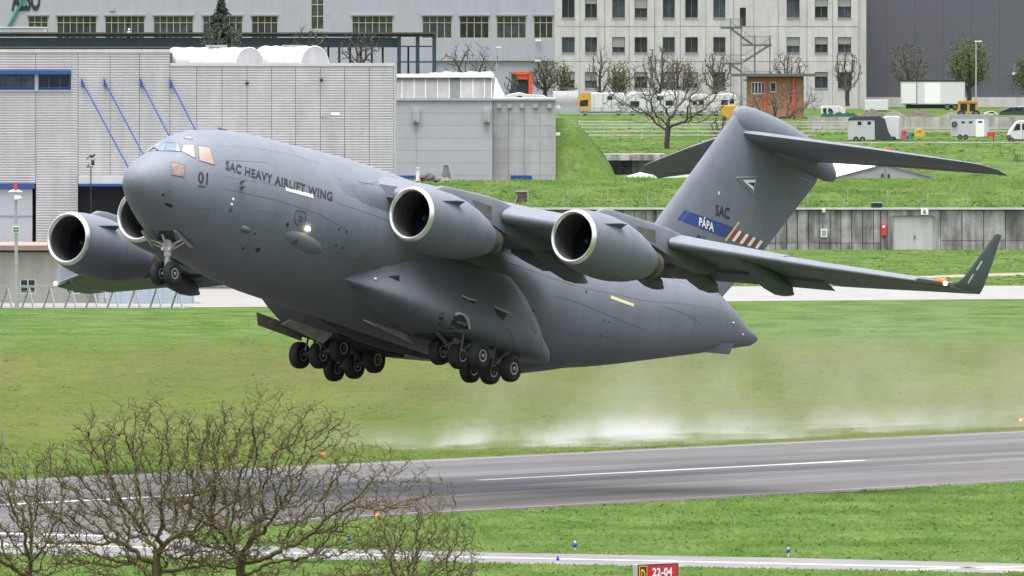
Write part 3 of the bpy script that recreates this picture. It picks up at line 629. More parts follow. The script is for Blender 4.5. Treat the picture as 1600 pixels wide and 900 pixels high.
# runway, laid along the aircraft's course; object axes: x across, y along
RA = math.radians(54.3); RD = Vector((math.cos(RA), math.sin(RA), 0)); RN = Vector((math.sin(RA), -math.cos(RA), 0))   # RN points to the camera's side
def rw(a, b): return RN*a+RD*b            # a: -317.3 far edge ... -278 near edge
def strip(name, a0, a1, b0, b1, z, m):
    o = MB(); o.add([(a0, b0, 0), (a1, b0, 0), (a1, b1, 0), (a0, b1, 0)], [(0, 1, 2, 3)]); ob = o.build(name, m, kind='structure'); ob.rotation_euler = (0, 0, RA-math.pi/2); ob.location = (0, 0, z); return ob
def runway_mat():
    m = bpy.data.materials.new('wet runway asphalt'); m.use_nodes = True; t = m.node_tree; L = t.links.new; b = t.nodes['Principled BSDF']; b.inputs['Specular IOR Level'].default_value = .3
    tc = t.nodes.new('ShaderNodeTexCoord')
    def noise(sc, st, det=4, rough=.6):
        mp = t.nodes.new('ShaderNodeMapping'); mp.inputs['Scale'].default_value = st; L(tc.outputs['Object'], mp.inputs[0]); n = t.nodes.new('ShaderNodeTexNoise'); n.inputs['Scale'].default_value = sc; n.inputs['Detail'].default_value = det; n.inputs['Roughness'].default_value = rough; L(mp.outputs[0], n.inputs['Vector']); return n.outputs['Fac']
    r = t.nodes.new('ShaderNodeValToRGB'); e = r.color_ramp.elements; e[0].position = .32; e[0].color = (.027, .0225, .022, 1); e[1].position = .68; e[1].color = (.074, .066, .064, 1); L(noise(1, (.35, .012, 1), 5, .65), r.inputs[0])
    r2 = t.nodes.new('ShaderNodeValToRGB'); e = r2.color_ramp.elements; e[0].position = .66; e[0].color = (0, 0, 0, 1); e[1].position = .74; e[1].color = (1, 1, 1, 1); L(noise(1, (1.6, .03, 1), 4, .6), r2.inputs[0])
    x = t.nodes.new('ShaderNodeMix'); x.data_type = 'RGBA'; L(r2.outputs[0], x.inputs[0]); L(r.outputs[0], x.inputs[6]); x.inputs[7].default_value = (.12, .115, .118, 1)
    L(x.outputs[2], b.inputs['Base Color'])
    r3 = t.nodes.new('ShaderNodeMapRange'); r3.inputs[1].default_value = .35; r3.inputs[2].default_value = .65; r3.inputs[3].default_value = .42; r3.inputs[4].default_value = .6; L(noise(1, (.25, .02, 1), 4), r3.inputs[0]); L(r3.outputs[0], b.inputs['Roughness'])
    bp = t.nodes.new('ShaderNodeBump'); bp.inputs['Strength'].default_value = .15; L(noise(8, (1, 1, 1), 3), bp.inputs['Height']); L(bp.outputs[0], b.inputs['Normal']); return m
M_RW = runway_mat()
strip('runway', -317.3, -278.0, -1500, 2500, .012, M_RW)
M_MARK = mat('worn runway paint', (.45, .44, .43), .55, var=.35, scale=1.5, stretch=(3, .05, 1))
strip('runway_edge_line', -316.2, -315.6, -1500, 2500, .017, mat('faded edge paint', (.13,.126,.124), .55, var=.5, scale=1, stretch=(2,.05,1)))
strip('runway_edge_line', -280.0, -279.5, -1500, 2500, .017, MATS['faded edge paint'])
for b0 in (214, 264, 314, 364, 414, 464, 514, 564): strip('runway_centre_line', -299.75, -299.15, b0, b0+(31.5 if b0 == 414 else 30), .017, M_MARK)
for a, b0, b1 in ((-296.6, 330, 420), (-289.5, 380, 470), (-305, 400, 452), (-284.5, 350, 392), (-309.5,455,520), (-293.5, 425, 480)): strip('tyre_streak', a, a+.18, b0, b1, .015, mat('pale tar streak', (.13,.126,.124), .5, var=.4, scale=1, stretch=(2,.06,1)))
for a, wd, b0, b1 in ((-302.6, 1.1, 200, 520), (-301.2, .8, 260, 470), (-297.2, 1.2, 220, 540), (-295.7, .7, 300, 450), (-291.5, .5, 330, 420)): strip('rubber_mark', a, a+wd, b0, b1, .014, mat('rubber deposit', (.018,.0155,.015), .55, col2=(.045,.039,.038), scale=1, stretch=(1.4,.05,1), spec=.3))
tx = MB(); tx.add([gr(*p, .008) for p in ((-900,868),(0,866),(187,870),(500,874),(800,880.5),(1200,888.5),(1600,896),(2500,914),(2500,902),(1600,880.5),(1200,871),(800,864),(500,857),(330,850),(300,842),(286,834),(330,826),(420,815.5),(420,811),(-900,880-0))][:19]+[gr(-900,700,.008)], [list(range(20))[::1]])
struct('taxiway', tx, mat('taxiway concrete', (.11, .107, .11), .45, var=.25, scale=.4))
for nm, pts, m in (('taxiway_line', ((400,862.5),(800,871),(1200,879.5),(1600,888),(1600,889.2),(1200,880.6),(800,872),(400,863.4)), M_MARK), ('taxiway_line', ((-100,848),(140,852),(270,856),(270,857.2),(140,853.3),(-100,849.4)), mat('yellow line paint', (.50,.45,.20), .6)), ('taxiway_line', ((1415,890.3),(1500,886.3),(1600,884.6),(1600,885.6),(1500,887.6),(1425,890.8)), MATS['yellow line paint']), ('painted_hold_mark', ((1530,890.5),(1545,887.6),(1700,889.5),(1700,893.5)), mat('faded red paint', (.42,.22,.21), .7)), ('edge_line', ((-400,829),(-50,831),(160,836),(160,838),(-50,833.5),(-400,831)), MATS['worn runway paint'])):
    o = MB(); P = [gr(*p, .014) for p in pts]; h = len(P)//2
    o.add(P, [(i, i+1, len(P)-2-i, len(P)-1-i) for i in range(h-1)]); struct(nm, o, m)
ap = MB(); ap.add([gr(*p, .01) for p in ((-1500,479),(200,481),(700,477),(1150,470.5),(1600,467),(3000,463),(3000,445),(1600,446.5),(1150,447.5),(300,450),(-1500,452))], [list(range(11))]); struct('apron', ap, M_APRON)
pth = MB(); pth.add([gr(*p, .012) for p in ((1330,436),(1520,428),(1600,426),(1800,423),(1800,426),(1600,430),(1520,432.5),(1330,439))], [(0,1,6,7),(1,2,5,6),(2,3,4,5)]); struct('path', pth, mat('gravel path', (.17,.15,.12), .9, var=.3, scale=1))

# grass tufts: tens of thousands of small blades on the fields
def in_poly(X, Y, P):
    r = np.zeros(len(X), bool); n = len(P)
    for i in range(n):
        (x0, y0), (x1, y1) = P[i], P[(i+1) % n]; c = ((y0 > Y) != (y1 > Y)) & (X < (x1-x0)*(Y-y0)/(y1-y0+1e-12)+x0); r ^= c
    return r
TXP = [(p[0], p[1]) for p in tx.v]; APP = [(p[0], p[1]) for p in ap.v]; PTP = [(p[0], p[1]) for p in pth.v]
npr = np.random.default_rng(5)
def tufts(name, D0, D1, N, hgt, wid, clump=.5, hv=.9):
    Y = 1/(1/D0-npr.random(N)*(1/D0-1/D1)); X = (npr.random(N)*2-1)*Y*.0475
    cx = np.floor(X/3.1); cy = np.floor(Y/9.3); hsh = np.modf(np.abs(np.sin(cx*12.9898+cy*78.233)*43758.5453))[0]
    a = X*RN.x+Y*RN.y; keep = ((a < -317.1+npr.normal(0, .12, N)) | (a > -278.2+npr.normal(0, .12, N))) & ~in_poly(X, Y, TXP) & ~in_poly(X, Y, APP) & ~in_poly(X, Y, PTP) & (npr.random(N) < (1-clump+clump*hsh))
    X, Y, hsh = X[keep], Y[keep], hsh[keep]; n = len(X); Z = np.interp(Y, [p[0] for p in PROF], [p[1] for p in PROF])-.03
    h = hgt*(.4+npr.random(n)*1.0)*(1-hv/2+hv*hsh); V = np.zeros((n, 3, 3, 3)); th = (npr.random((n, 3))*2-1)*1.3; w_ = wid*(.5+npr.random((n, 3)))
    ox = npr.normal(0, wid*.6, (n, 3)); oy = npr.normal(0, wid*.6, (n, 3)); bx, by = X[:, None]+ox, Y[:, None]+oy
    V[:, :, 0, 0] = bx-np.cos(th)*w_/2; V[:, :, 0, 1] = by-np.sin(th)*w_/2; V[:, :, 1, 0] = bx+np.cos(th)*w_/2; V[:, :, 1, 1] = by+np.sin(th)*w_/2
    V[:, :, 2, 0] = bx+npr.normal(0, wid*.7, (n, 3)); V[:, :, 2, 1] = by+np.abs(npr.normal(0, wid*.5, (n, 3)))+h[:, None]*.7; V[:, :, :2, 2] = Z[:, None, None]; V[:, :, 2, 2] = Z[:, None]+h[:, None]*(.6+.6*npr.random((n, 3)))
    me = bpy.data.meshes.new(name); m3 = n*9; me.vertices.add(m3); me.vertices.foreach_set('co', V.reshape(-1)); me.loops.add(m3); me.loops.foreach_set('vertex_index', np.arange(m3)); me.polygons.add(n*3); me.polygons.foreach_set('loop_start', np.arange(0, m3, 3)); me.polygons.foreach_set('loop_total', np.full(n*3, 3)); me.update(); me.materials.append(M_TUFT)
    nn = np.repeat(np.stack([npr.normal(0, .22, n*3), npr.normal(0, .22, n*3), np.ones(n*3)], 1), 3, 0); nn /= np.linalg.norm(nn, axis=1)[:, None]; me.normals_split_custom_set_from_vertices(nn.tolist())
    return link(name, me, None, 'stuff')
def tuft_mat():
    m = M_GRASS.copy(); m.name = 'grass blades'; b = m.node_tree.nodes['Principled BSDF']
    for l in list(m.node_tree.links):
        if l.to_socket == b.inputs['Normal']: m.node_tree.links.remove(l)
    return m
M_TUFT = tuft_mat()
tufts('meadow_grass', 398, 560, 90000, .11, .16, .4, .6); tufts('meadow_grass', 500, 880, 70000, .05, .3, .6, .4); tufts('meadow_grass', 955, 1145, 14000, .1, .45, .3, .3); tufts('meadow_grass', 1148, 1230, 46000, .3, .42, .3, .5); tufts('meadow_grass', 1230, 1450, 16000, .14, .55, .2, .3)

# ------------------------------------------------------------------ buildings
def facade(mb, D, u0, v0, u1, v1, holes, depth=.3):      # a wall sheet at distance D with real openings and their reveals
    us = sorted({u0, u1, *[h[0] for h in holes], *[h[2] for h in holes]}); us = [u for u in us if u0 <= u <= u1]
    vv = sorted({v0, v1, *[h[1] for h in holes], *[h[3] for h in holes]}); vv = [v for v in vv if v0 <= v <= v1]
    for a, b in zip(us, us[1:]):
        for c, d in zip(vv, vv[1:]):
            m = ((a+b)/2, (c+d)/2)
            if any(h[0] < m[0] < h[2] and h[1] < m[1] < h[3] for h in holes): continue
            mb.add([at(a, d, D), at(b, d, D), at(b, c, D), at(a, c, D)], [(0, 1, 2, 3)])
    dy = Vector((0, depth, 0))
    for h in holes:
        q = [at(h[0], h[3], D), at(h[2], h[3], D), at(h[2], h[1], D), at(h[0], h[1], D)]
        for i in range(4): a, b = q[i], q[(i+1) % 4]; mb.add([a, b, b+dy, a+dy], [(0, 1, 2, 3)])
def window(parent, D, h, glass, frame=None, nx=0, rows=(), t=.12, name='window'):
    m = MB(); m.pbox(h[0], h[1], h[2], h[3], D+.22, .06); W_ = m.build(name, glass, parent)
    if frame:
        f = MB(); px = F/D; t_ = t*px
        f.pbox(h[0], h[1], h[0]+t_, h[3], D+.1, .12); f.pbox(h[2]-t_, h[1], h[2], h[3], D+.1, .12); f.pbox(h[0]+t_, h[3]-t_, h[2]-t_, h[3], D+.1, .12); f.pbox(h[0]+t_, h[1], h[2]-t_, h[1]+t_, D+.1, .12)
        for i in range(1, nx): u = h[0]+(h[2]-h[0])*i/nx; f.pbox(u-t_/2, h[1]+t_, u+t_/2, h[3]-t_, D+.12, .1)
        for r in rows: v = h[1]+(h[3]-h[1])*r; f.pbox(h[0]+t_, v-t_/2, h[2]-t_, v+t_/2, D+.115, .1)
        f.build('window_frame', frame, W_, off=parent.location)
    return W_

# far left: the long lavender grey office building with its rooftop lettering
D = 1750
B1 = thing('office_building', 'long lavender grey building with yellow framed windows and big dark wall lettering', 'building', at(430, 200, D))
H1 = [(44,25,75,58)]+[(u, 25, u+62, 60) for u in (89, 164, 240, 317)]+[(393,25,434,60), (486,-40,506,46), (550,25,614,60), (660,25,706,60), (718,25,764,60), (776,25,822,60), (834,25,864,60)]
Hd = [(680, 95, 866, 150)]
m = MB(); facade(m, D, -500, -60, 868, 240, H1+Hd, .35); a = at(-500, -60, D+.4); b = at(868, 240, D+60); m.b2((a.x, D+.4, a.z), (b.x, D+60, b.z)); m.build('wall', M_LAV, B1)
for h in H1: window(B1, D, h, M_GLASS, M_YELLOW, max(3, int((h[2]-h[0])/9.5)) if h[0] != 486 else 2, (.3,) if h[0] != 486 else (.28, .55, .76), .105)
for h in H1:
    if h[0] == 486: continue
    m = MB(); m.pbox(h[0]-1.5, h[1]-3.2, h[2]+1.5, h[1]-.6, D-.25, .5); m.build('shutter_box', M_LAV, B1)
m = MB(); m.pbox(680, 95, 866, 150, D+2, .3); m.build('loading_bay', M_NAVY, B1)
m = MB(); m.pbox(172, 11.5, 179, 17, D-.2, .4); m.build('vent_grille', M_STEEL, B1)
V, Fc = text_shape('ALSO', .035, .95); m = MB(); P = [at(18+x*45, 15-y*32, D-.12) for x, y in V]; m.add(P, Fc); m.add([p+Vector((0, .1, 0)) for p in P], Fc); m.build('wall_lettering', M_INK, B1)
m = MB(); m.extr([at(10.5, 44, D-.3), at(15, 44, D-.3), at(49, -20, D-.3), at(44.5, -20, D-.3)], (0, .2, 0)); m.build('green_slash', mat('green sign', (.01, .17, .12), .5), B1)
for u, v in ((841, 63), (840.5, 95)):
    m = MB(); m.box(at(u, v, D-.6), (.9, .5, .3)); m.bar(at(u, v, D-.5), at(u, v, D), .1, .1); m.build('wall_lamp', M_WHITE, B1)

# concrete office block: prefabricated panels, each with its own opening
D = 1640
B2 = thing('concrete_office_block', 'pale precast concrete office block with three rows of dark windows', 'building', at(1104, 190, D))
cols = [868, 906, 945, 983, 1023, 1063, 1103, 1146, 1178, 1216, 1261, 1301, 1341]
wins = [(878,898),(914,933),(956.5,976.5),(991.5,1011.5),(1035.5,1054.5),(1070.5,1090.5),(1114.5,1133.5),(1156,1165.5),None,(1229,1249.5),(1273,1293.5),(1309,1330)]
rows = [(-60,-14,None),(-14,41.5,(-3,28)),(41.5,96,(58,82.5)),(96,175,(112.5,138))]
for i, (c0, c1) in enumerate(zip(cols, cols[1:])):
    for r0, r1, wv in rows:
        hs_ = [(wins[i][0], wv[0], wins[i][1], wv[1])] if wins[i] and wv else []
        if i == 7: hs_ = [(1156, 12, 1165.5, 41)] if r0 == -14 else []
        if i == 9 and wv and wv[0] == 112.5: hs_ = []
        m = MB(); facade(m, D+rng.uniform(0, .02), c0+.25, r0+.25, c1-.25, r1-.25, hs_, .4); 
        q = [at(c0+.25, r1-.25, D), at(c1-.25, r1-.25, D), at(c1-.25, r0+.25, D), at(c0+.25, r0+.25, D)]; dy = Vector((0, .35, 0))
        for k in range(4): m.add([q[k], q[(k+1) % 4], q[(k+1) % 4]+dy, q[k]+dy], [(0, 1, 2, 3)])
        m.build('concrete_panel', M_CONC_PALE, B2)
        for h in hs_:
            if i == 7: o = MB(); o.pbox(*h, D+.3, .1); o.build('door', M_GLASS, B2); continue
            window(B2, D+.12, h, M_GLASS, mat('grey window frame', (.10, .10, .105), .5), 2, (), .09)
            o = MB(); o.pbox(h[0]-.6, h[3], h[2]+.6, h[3]+1.0, D-.1, .4); o.build('window_sill', M_STEEL, B2)
            if rng.random() < .3: o = MB(); o.pbox(h[0]+.8, h[1]+.8, h[2]-.8, h[1]+(h[3]-h[1])*rng.uniform(.25, .7), D+.18, .04); o.build('roller_blind', mat('grey blind', (.24, .235, .23), .7), B2)
m = MB(); a = at(868, -60, D+.42); b = at(1341, 175, D+40); m.b2((a.x+.05, D+.42, a.z), (b.x-.05, D+40, b.z)); m.build('core_wall', M_CONC_PALE, B2)
# steel escape stair against that block
D2 = 1632
ST_ = thing('escape_stair', 'dark steel escape stair climbing the pale concrete block', 'staircase', at(1165, 165, D2))
m = MB()
for u in (1142, 1158, 1179.5, 1203): m.pbox(u-.8, 28 if u < 1170 else 55, u+.8, 165, D2, .16)
build_each(m, 'post', mat('stair steel', (.12, .125, .13), .5, metal=.4), ST_)
for u0, v0, u1, v1 in ((1126,42,1160,45),(1160,69,1206,72),(1126,98,1160,101),(1160,124,1206,127)):
    m = MB(); m.pbox(u0, v0, u1, v1, D2-.5, 1.6); m.build('landing', MATS['stair steel'], ST_)
    m = MB()
    for k in range(int((u1-u0)/2)+1): m.pbox(u0+2*k-.15, v0-12, u0+2*k+.15, v0, D2-.5, .04)
    m.pbox(u0, v0-12.5, u1, v0-11.8, D2-.5, .06); m.build('railing', MATS['stair steel'], ST_)
for (u0, v0), (u1, v1) in (((1140, 43), (1176, 70)), ((1202, 71), (1158, 99)), ((1140, 99), (1176, 125))):
    a, b = at(u0, v0, D2-.4), at(u1, v1, D2-.4); m = MB(); m.bar(a, b, .1, .3); m.bar(a+Vector((0, 1.1, 0)), b+Vector((0, 1.1, 0)), .1, .3); m.bar(a+Vector((0, 0, 1.0)), b+Vector((0, 0, 1.0)), .06, .06)
    for k in range(1, 12): p = a.lerp(b, k/12); m.box((p.x, p.y+.55, p.z), (.3, 1.0, .05))
    for k in range(0, 13, 2): p = a.lerp(b, k/12); m.tube([p, p+Vector((0, 0, 1))], .025, 4)
    m.build('stair_flight', MATS['stair steel'], ST_)

# dark grey warehouse on the right
D = 1680
B3 = thing('warehouse', 'huge windowless slate grey warehouse filling the upper right', 'building', at(1480, 190, D))
for i in range(10):
    u0 = 1341.5+i*44; m = MB(); m.pbox(u0, -60, u0+43.75, 190, D+rng.uniform(0, .02), .4); m.build('cladding_panel', M_SLATE, B3)
m = MB(); m.pbox(1341.6, -59.5, 1781, 190, D+.41, 50); m.build('core_wall', M_SLATE, B3)
m = MB(); m.pbox(1341.5, 152, 1781, 190, D-.3, .28); m.build('plinth', M_CONC_PALE, B3)
m = MB(); m.box(at(1585, 115, D-.5), (.6, .9, .4)); m.build('wall_lamp', M_WHITE, B3)

# navy steel canopy on frames in front of the lavender building
D = 1330
B4 = thing('steel_canopy', 'long navy blue steel canopy on posts in front of lavender building', 'canopy', at(300, 200, D))
m = MB(); m.pbox(-420, 53.5, 681, 57.5, D, 1.0); m.build('roof_beam', M_NAVY, B4)
m = MB(); m.pbox(-420, 59, 622, 73.5, D+.5, .4); m.build('fascia', M_NAVY, B4)
m = MB(); m.pbox(-420, 50.5, 678, 53.2, D-.6, 22); m.build('roof_sheet', mat('dark roof felt', (.06, .06, .06), .9, var=.3, scale=.5), B4)
for u in (623.5, 652.5, 678.5): m = MB(); m.pbox(u-3, 57.6, u+3, 190, D+.1, .5); build_each(m, 'post', M_NAVY, B4)
for u in list(range(428, 610, 17))+[638]: m = MB(); m.pbox(u-1.6, 73.6, u+1.6, 190, D+6, .3); m.build('rear_post', M_NAVY, B4)
m = MB(); m.pbox(420, 72, 622, 74, D+2, .2); m.pbox(626.6, 71.5, 675, 73.5, D+.2, .2); m.pbox(626.6, 95.5, 675, 98, D+.2, .2); build_each(m, 'cross_rail', M_NAVY, B4)
m = MB(); m.pbox(-420, 74, 430, 84, D+12, .3); m.build('rear_wall', M_WHITE_DIRTY, B4)
RS = thing('roof_shed', 'small white flat roofed box on the canopy roof, far left', 'roof box', at(20, 54, 1335)); m = MB(); m.pbox(-60, 43, 70, 50.4, 1335, 6); m.build('shed_wall', M_WHITE, RS); m = MB(); m.pbox(-62, 42, 71, 43.2, 1334.6, 7); m.build('shed_roof', M_WHITE, RS)

# corrugated hangar, left
D = 950
B5 = thing('corrugated_hangar', 'big hangar clad in ribbed aluminium with blue window band and blue tie rods', 'building', at(300, 450, D))
def corr(u0, v0, u1, v1, Dp=D):
    a = at(u0+.35, v0, Dp); b = at(u1-.35, v1, Dp); pitch = .217; n = max(1, round((a.z-b.z)/pitch)); p = (a.z-b.z)/n; m = MB(); prof = []
    for k in range(n): z = a.z-k*p; prof += [(0, z), (-.08, z-p*.16), (-.08, z-p*.5), (0, z-p*.74)]
    prof.append((0, b.z)); V = []
    for dy, z in prof: V += [(a.x, Dp+dy, z), (b.x, Dp+dy, z)]
    m.add(V, [(2*i, 2*i+1, 2*i+3, 2*i+2) for i in range(len(prof)-1)]); return m.build('cladding_panel', M_CORR, B5)
for k in range(5): corr(-60-58*(k+1), 82, -60-58*k, 450)
for q in ((-60,82,56,110),(-60,141.5,56,287),(56,82,122,110),(110.5,110,122,141.5),(56,141.5,122,450),(122,82,172,275),(172,82,218,275),(218,82,265.5,275),(240,290,265.5,450)): corr(*q)
for u0, u1 in zip((265.5,307.5,347,386,424.5,462,500.5,538.5,577), (307.5,347,386,424.5,462,500.5,538.5,577,615.5)): corr(u0, 103, u1, 450)
m = MB(); m.pbox(-350, 77, 265.5, 82, D-.15, .6); m.build('parapet', M_CORR, B5); m = MB(); m.pbox(265.7, 98.5, 616, 103, D-.15, .6); m.build('parapet', M_CORR, B5)
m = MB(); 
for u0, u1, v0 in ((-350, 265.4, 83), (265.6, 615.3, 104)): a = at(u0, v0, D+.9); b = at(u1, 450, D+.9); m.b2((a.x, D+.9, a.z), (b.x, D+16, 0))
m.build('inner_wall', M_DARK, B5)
m = MB(); m.pbox(-350, 80, 265, 83, D+1, 15); m.pbox(266, 101, 615, 104, D+1, 15); m.build('roof', M_WHITE_DIRTY, B5)
m = MB(); m.pbox(615.6, 98.5, 616.6, 450, D-.1, 16); m.build('end_wall', M_CORR, B5)
for u0, u1 in ((-20, 54), (60, 110)):
    wn = window(B5, D, (u0, 116, u1, 140.5), M_GLASS, M_BLUE, 3, (.86,), .1)
m = MB(); m.pbox(-60, 110, 111, 116, D-.5, .9); m.build('window_awning', M_BLUE, B5)
m = MB(); m.pbox(-60, 140.6, 111, 142.6, D-.2, .5); m.build('window_ledge', M_STEEL, B5); m = MB(); m.pbox(54.2, 116.1, 59.8, 140.5, D-.02, .3); m.build('mullion', M_WHITE_DIRTY, B5)
for u, ue, ve in ((127, 204, 268), (162, 238, 268), (219, 293, 268), (265, 339, 268)):
    m = MB(); m.extr([at(u, 121, D-.1), at(u, 136, D-.1), at(u+6.5, 136, D-.1)], (0, -.25, 0)); BR_ = m.build('tie_bracket', M_BLUE, B5)
    m = MB(); m.tube([at(u+4, 132, D-.25), at(ue, ve, D-4)], .075, 8); m.build('tie_rod', M_BLUE, B5)
m = MB(); m.pbox(122.5, 275, 420, 287, D-4.2, 4.0); m.build('door_canopy', M_CORR, B5)
m = MB(); m.pbox(123, 287.2, 420, 291, D-4.4, .5); m.build('canopy_edge', M_BLUE, B5)
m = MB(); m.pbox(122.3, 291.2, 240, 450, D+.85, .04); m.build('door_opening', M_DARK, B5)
m = MB(); m.pbox(-60, 287.5, 54, 294.5, D-.3, .6); m.build('door_lintel', M_BLUE, B5)
for k, (v0, v1) in enumerate(((295, 337), (369, 450))):
    m = MB(); m.pbox(-60, v0, 50.5, v1, D-.05, .15); m.build('door_leaf', M_PANEL, B5)
for k in range(3):
    for u0, u1 in ((-30, 6), (7.5, 50)): m = MB(); m.pbox(u0, 338+k*10.6, u1, 346+k*10.6, D+.08, .05); m.build('door_window', M_GLASS, B5)
m = MB(); m.pbox(-60, 337.1, 50.5, 368.9, D+.02, .04)
m.build('door_frame', M_PANEL, B5)
for u in (300, 345): pass
for u0, u1, v in ((268, 410, 80), (410, 512, 78)):
    S_ = thing('barrel_skylight', 'white barrel vault skylight on hangar roof, %s of the two' % ('longer left' if u0 < 300 else 'shorter right'), 'skylight', at((u0+u1)/2, 100, D+8), 'skylights on the hangar roof')
    yaw = math.radians(-42); ax = Vector((math.cos(yaw), math.sin(yaw), 0)); ny = Vector((-ax.y, ax.x, 0)); rad = 1.75; e1 = at(u1-20, 102, D+4); Ln = (u1-20-u0-4)*D/F/math.cos(yaw)
    def arch(q, k): return [e1-ax*q+ny*(rad*k*math.cos(t))+Vector((0, 0, (1.5 if u0 < 300 else 1.62)*k*math.sin(t))) for t in [math.pi*i/16 for i in range(17)]]
    m = MB(); m.loft([arch(0, 1), arch(Ln, 1)]); m.build('vault', M_WHITE_DIRTY, S_, smooth=40)
    m = MB(); c = e1-ax*Ln*.45+Vector((0, 0, 1.62)); m.box(c, (1.5, 1.1, .22), yaw); m.build('roof_hatch', M_STEEL, S_)
    m = MB()
    for i in range(0, 6): m.tube(arch(Ln*i/5, 1.012), .035, 4)
    m.build('rib', M_WHITE, S_)
FL = thing('floodlight', 'white floodlight on an arm sticking out of the ribbed wall', 'lamp', at(505, 183, D)); m = MB(); m.bar(at(503, 183, D), at(519, 180, D-2.2), .09, .09); m.bar(at(503, 180, D), at(510, 184, D-1), .06, .06); m.build('arm', M_STEEL, FL); m = MB(); m.box(at(524, 177.8, D-2.4), (.75, .45, .2)); m.build('lamp_head', M_WHITE, FL)
for u, v in ((386, 130), (502, 125)): 
    m = MB(); p = at(u, v, D-.3); m.ball(p, .16); m.bar(p, p+Vector((0, .3, 0)), .06, .06); m.build('wall_sensor', M_INK, B5)

# low beige building in front of the hangar
D = 892
B6 = thing('low_beige_building', 'low beige building with flat brown roof edge behind wire fence', 'building', at(130, 475, D))
H6 = [(31,436,56,459),(103,436,125,459)]; Hd6 = [(153,437,163,480)]
m = MB(); facade(m, D, -360, 393, 164, 488, H6+Hd6, .3); a = at(-360, 393, D+.35); b = at(164, 488, D+14); m.b2((a.x, D+.35, a.z), (b.x, D+14, 0)); m.build('wall', mat('beige render', (.40, .385, .34), .85, var=.06, scale=.6, streak=.15), B6)
for h in H6: window(B6, D, h, M_GLASS, M_WHITE, 2, (), .09)
m = MB(); m.pbox(153, 437, 163, 480, D+.15, .1); DR = m.build('door', M_WHITE, B6); m = MB(); m.pbox(156.3, 440, 160, 448, D+.13, .03); m.build('door_pane', M_GLASS, DR, off=B6.location)
m = MB(); m.pbox(136, 436, 147, 478, D-.12, .1); m.build('dark_panel', mat('grey shutter', (.2, .205, .21), .6), B6)
m = MB(); m.pbox(-370, 383.5, 166, 391, D-1.6, 18); m.build('roof_slab', mat('brown roof edge', (.20, .145, .12), .7, var=.15, scale=1), B6)
m = MB(); m.pbox(-368, 391.2, 165, 394.5, D-.6, 1.0); m.build('gutter', mat('gutter metal', (.03, .045, .045), .5), B6)
B7 = thing('pale_blue_container_shed', 'pale blue sheet metal shed beside the beige building', 'shed', at(232, 480, 888))
for i in range(6): m = MB(); m.pbox(166+i*22.3, 431, 166+i*22.3+22, 486, 888+rng.uniform(0, .03), .12); m.build('wall_sheet', mat('pale blue sheet', (.30, .35, .43), .5, var=.06, scale=.8, rnd=.04), B7)
m = MB(); m.pbox(165.5, 430, 300, 486, 888.2, 6); m.build('core', MATS['pale blue sheet'], B7)

# grey block with the glazed roof lantern
D = 1205
B8 = thing('grey_panel_building', 'grey panel clad block with glazed roof lantern above the grass bank', 'building', at(740, 285, D))
vs_ = [157, 176.5, 196, 215.5, 235, 254.5, 274, 300]
for c0, c1, Dp, mt in [(616.5, 650.5, D, M_PANEL), (650.5, 769.5, D, M_PANEL)]+[(u, u+24.5, D+1.2, mat('weathered facade panel', (.32, .32, .325), .65, var=.08, scale=.5, streak=.12, rnd=.05)) for u in (770, 794.6, 819.2, 843.8)]:
    for v0, v1 in zip(vs_, vs_[1:]): m = MB(); m.pbox(c0+.2, v0+.15, c1-.2, v1-.15, Dp+rng.uniform(0, .015), .15); m.build('facade_panel', mt, B8)
m = MB(); m.pbox(616.5, 157, 769.5, 320, D+.16, 30); m.pbox(769.6, 157, 868.2, 320, D+1.36, 28); m.build('core', M_STEEL, B8)
m = MB(); m.pbox(616, 154.3, 770.3, 157, D-.2, 31); m.pbox(770.4, 153.5, 869, 157, D+1.0, 29); m.build('roof_edge', M_PANEL, B8)
m = MB()
for u in (776, 793, 812, 833, 855): m.pbox(u, 163, u+7, 169, D+1.0, .18)
build_each(m, 'vent_cowl', M_STEEL, B8)
for u, v0, v1, nm in ((650, 170, 191, ''), (760.5, 170, 191, '')):
    m = MB(); R = []
    a = at(u-5, v0, D-.45); b = at(u+5, v1, D-.45); m.b2((a.x, D-.5, a.z), (b.x, D-.02, b.z)); m.build('wall_fan_housing', M_PANEL, B8)
    m = MB(); m.pbox(u-3.5, v0+4, u+1, v1-3, D-.56, .05); m.build('grille', M_STEEL, B8)
for u0, u1 in ((620, 650), (798, 831)): m = MB(); m.pbox(u0, 274.5, u1, 300, (D if u0 < 700 else D+1.2)-.12, .1); m.build('blue_door_head', M_BLUE, B8)
m = MB(); a = at(869, 168, D+2); 
for v in (165, 207): m.box(at(871.5, v+2, D+2), (.5, .6, .35))
build_each(m, 'side_lamp', M_WHITE, B8)
DL = D+6
ps = [617, 628, 647, 665, 684, 702, 720, 739, 757, 768]
for i, (u0, u1) in enumerate(zip(ps, ps[1:])):
    m = MB(); m.extr([at(u0+.5, 153.5, DL-1.0), at(u1-.5, 153.5, DL-1.0), at(u1-.5, 121, DL), at(u0+.5, 121, DL)], (0, .08, 0)); m.build('lantern_pane', mat('frosted roof glass', (.17, .167, .16), .3, var=.18, scale=.6, rnd=.12) if i != 5 else mat('tinted roof glass', (.08, .09, .085), .3, var=.2, scale=.6), B8)
m = MB()
for u in ps: m.bar(at(u, 153.5, DL-1.06), at(u, 121, DL-.06), .1, .08)
build_each(m, 'lantern_bar', M_WHITE_DIRTY, B8)
m = MB(); m.pbox(614, 115.5, 772, 121, DL-.4, 8); m.build('lantern_roof', M_WHITE, B8)
m = MB(); m.extr([at(770.5, 154, DL-.5), at(790.5, 154, DL-.5), at(774, 120, DL)], (0, 7, 0)); m.build('lantern_end', M_WHITE, B8)
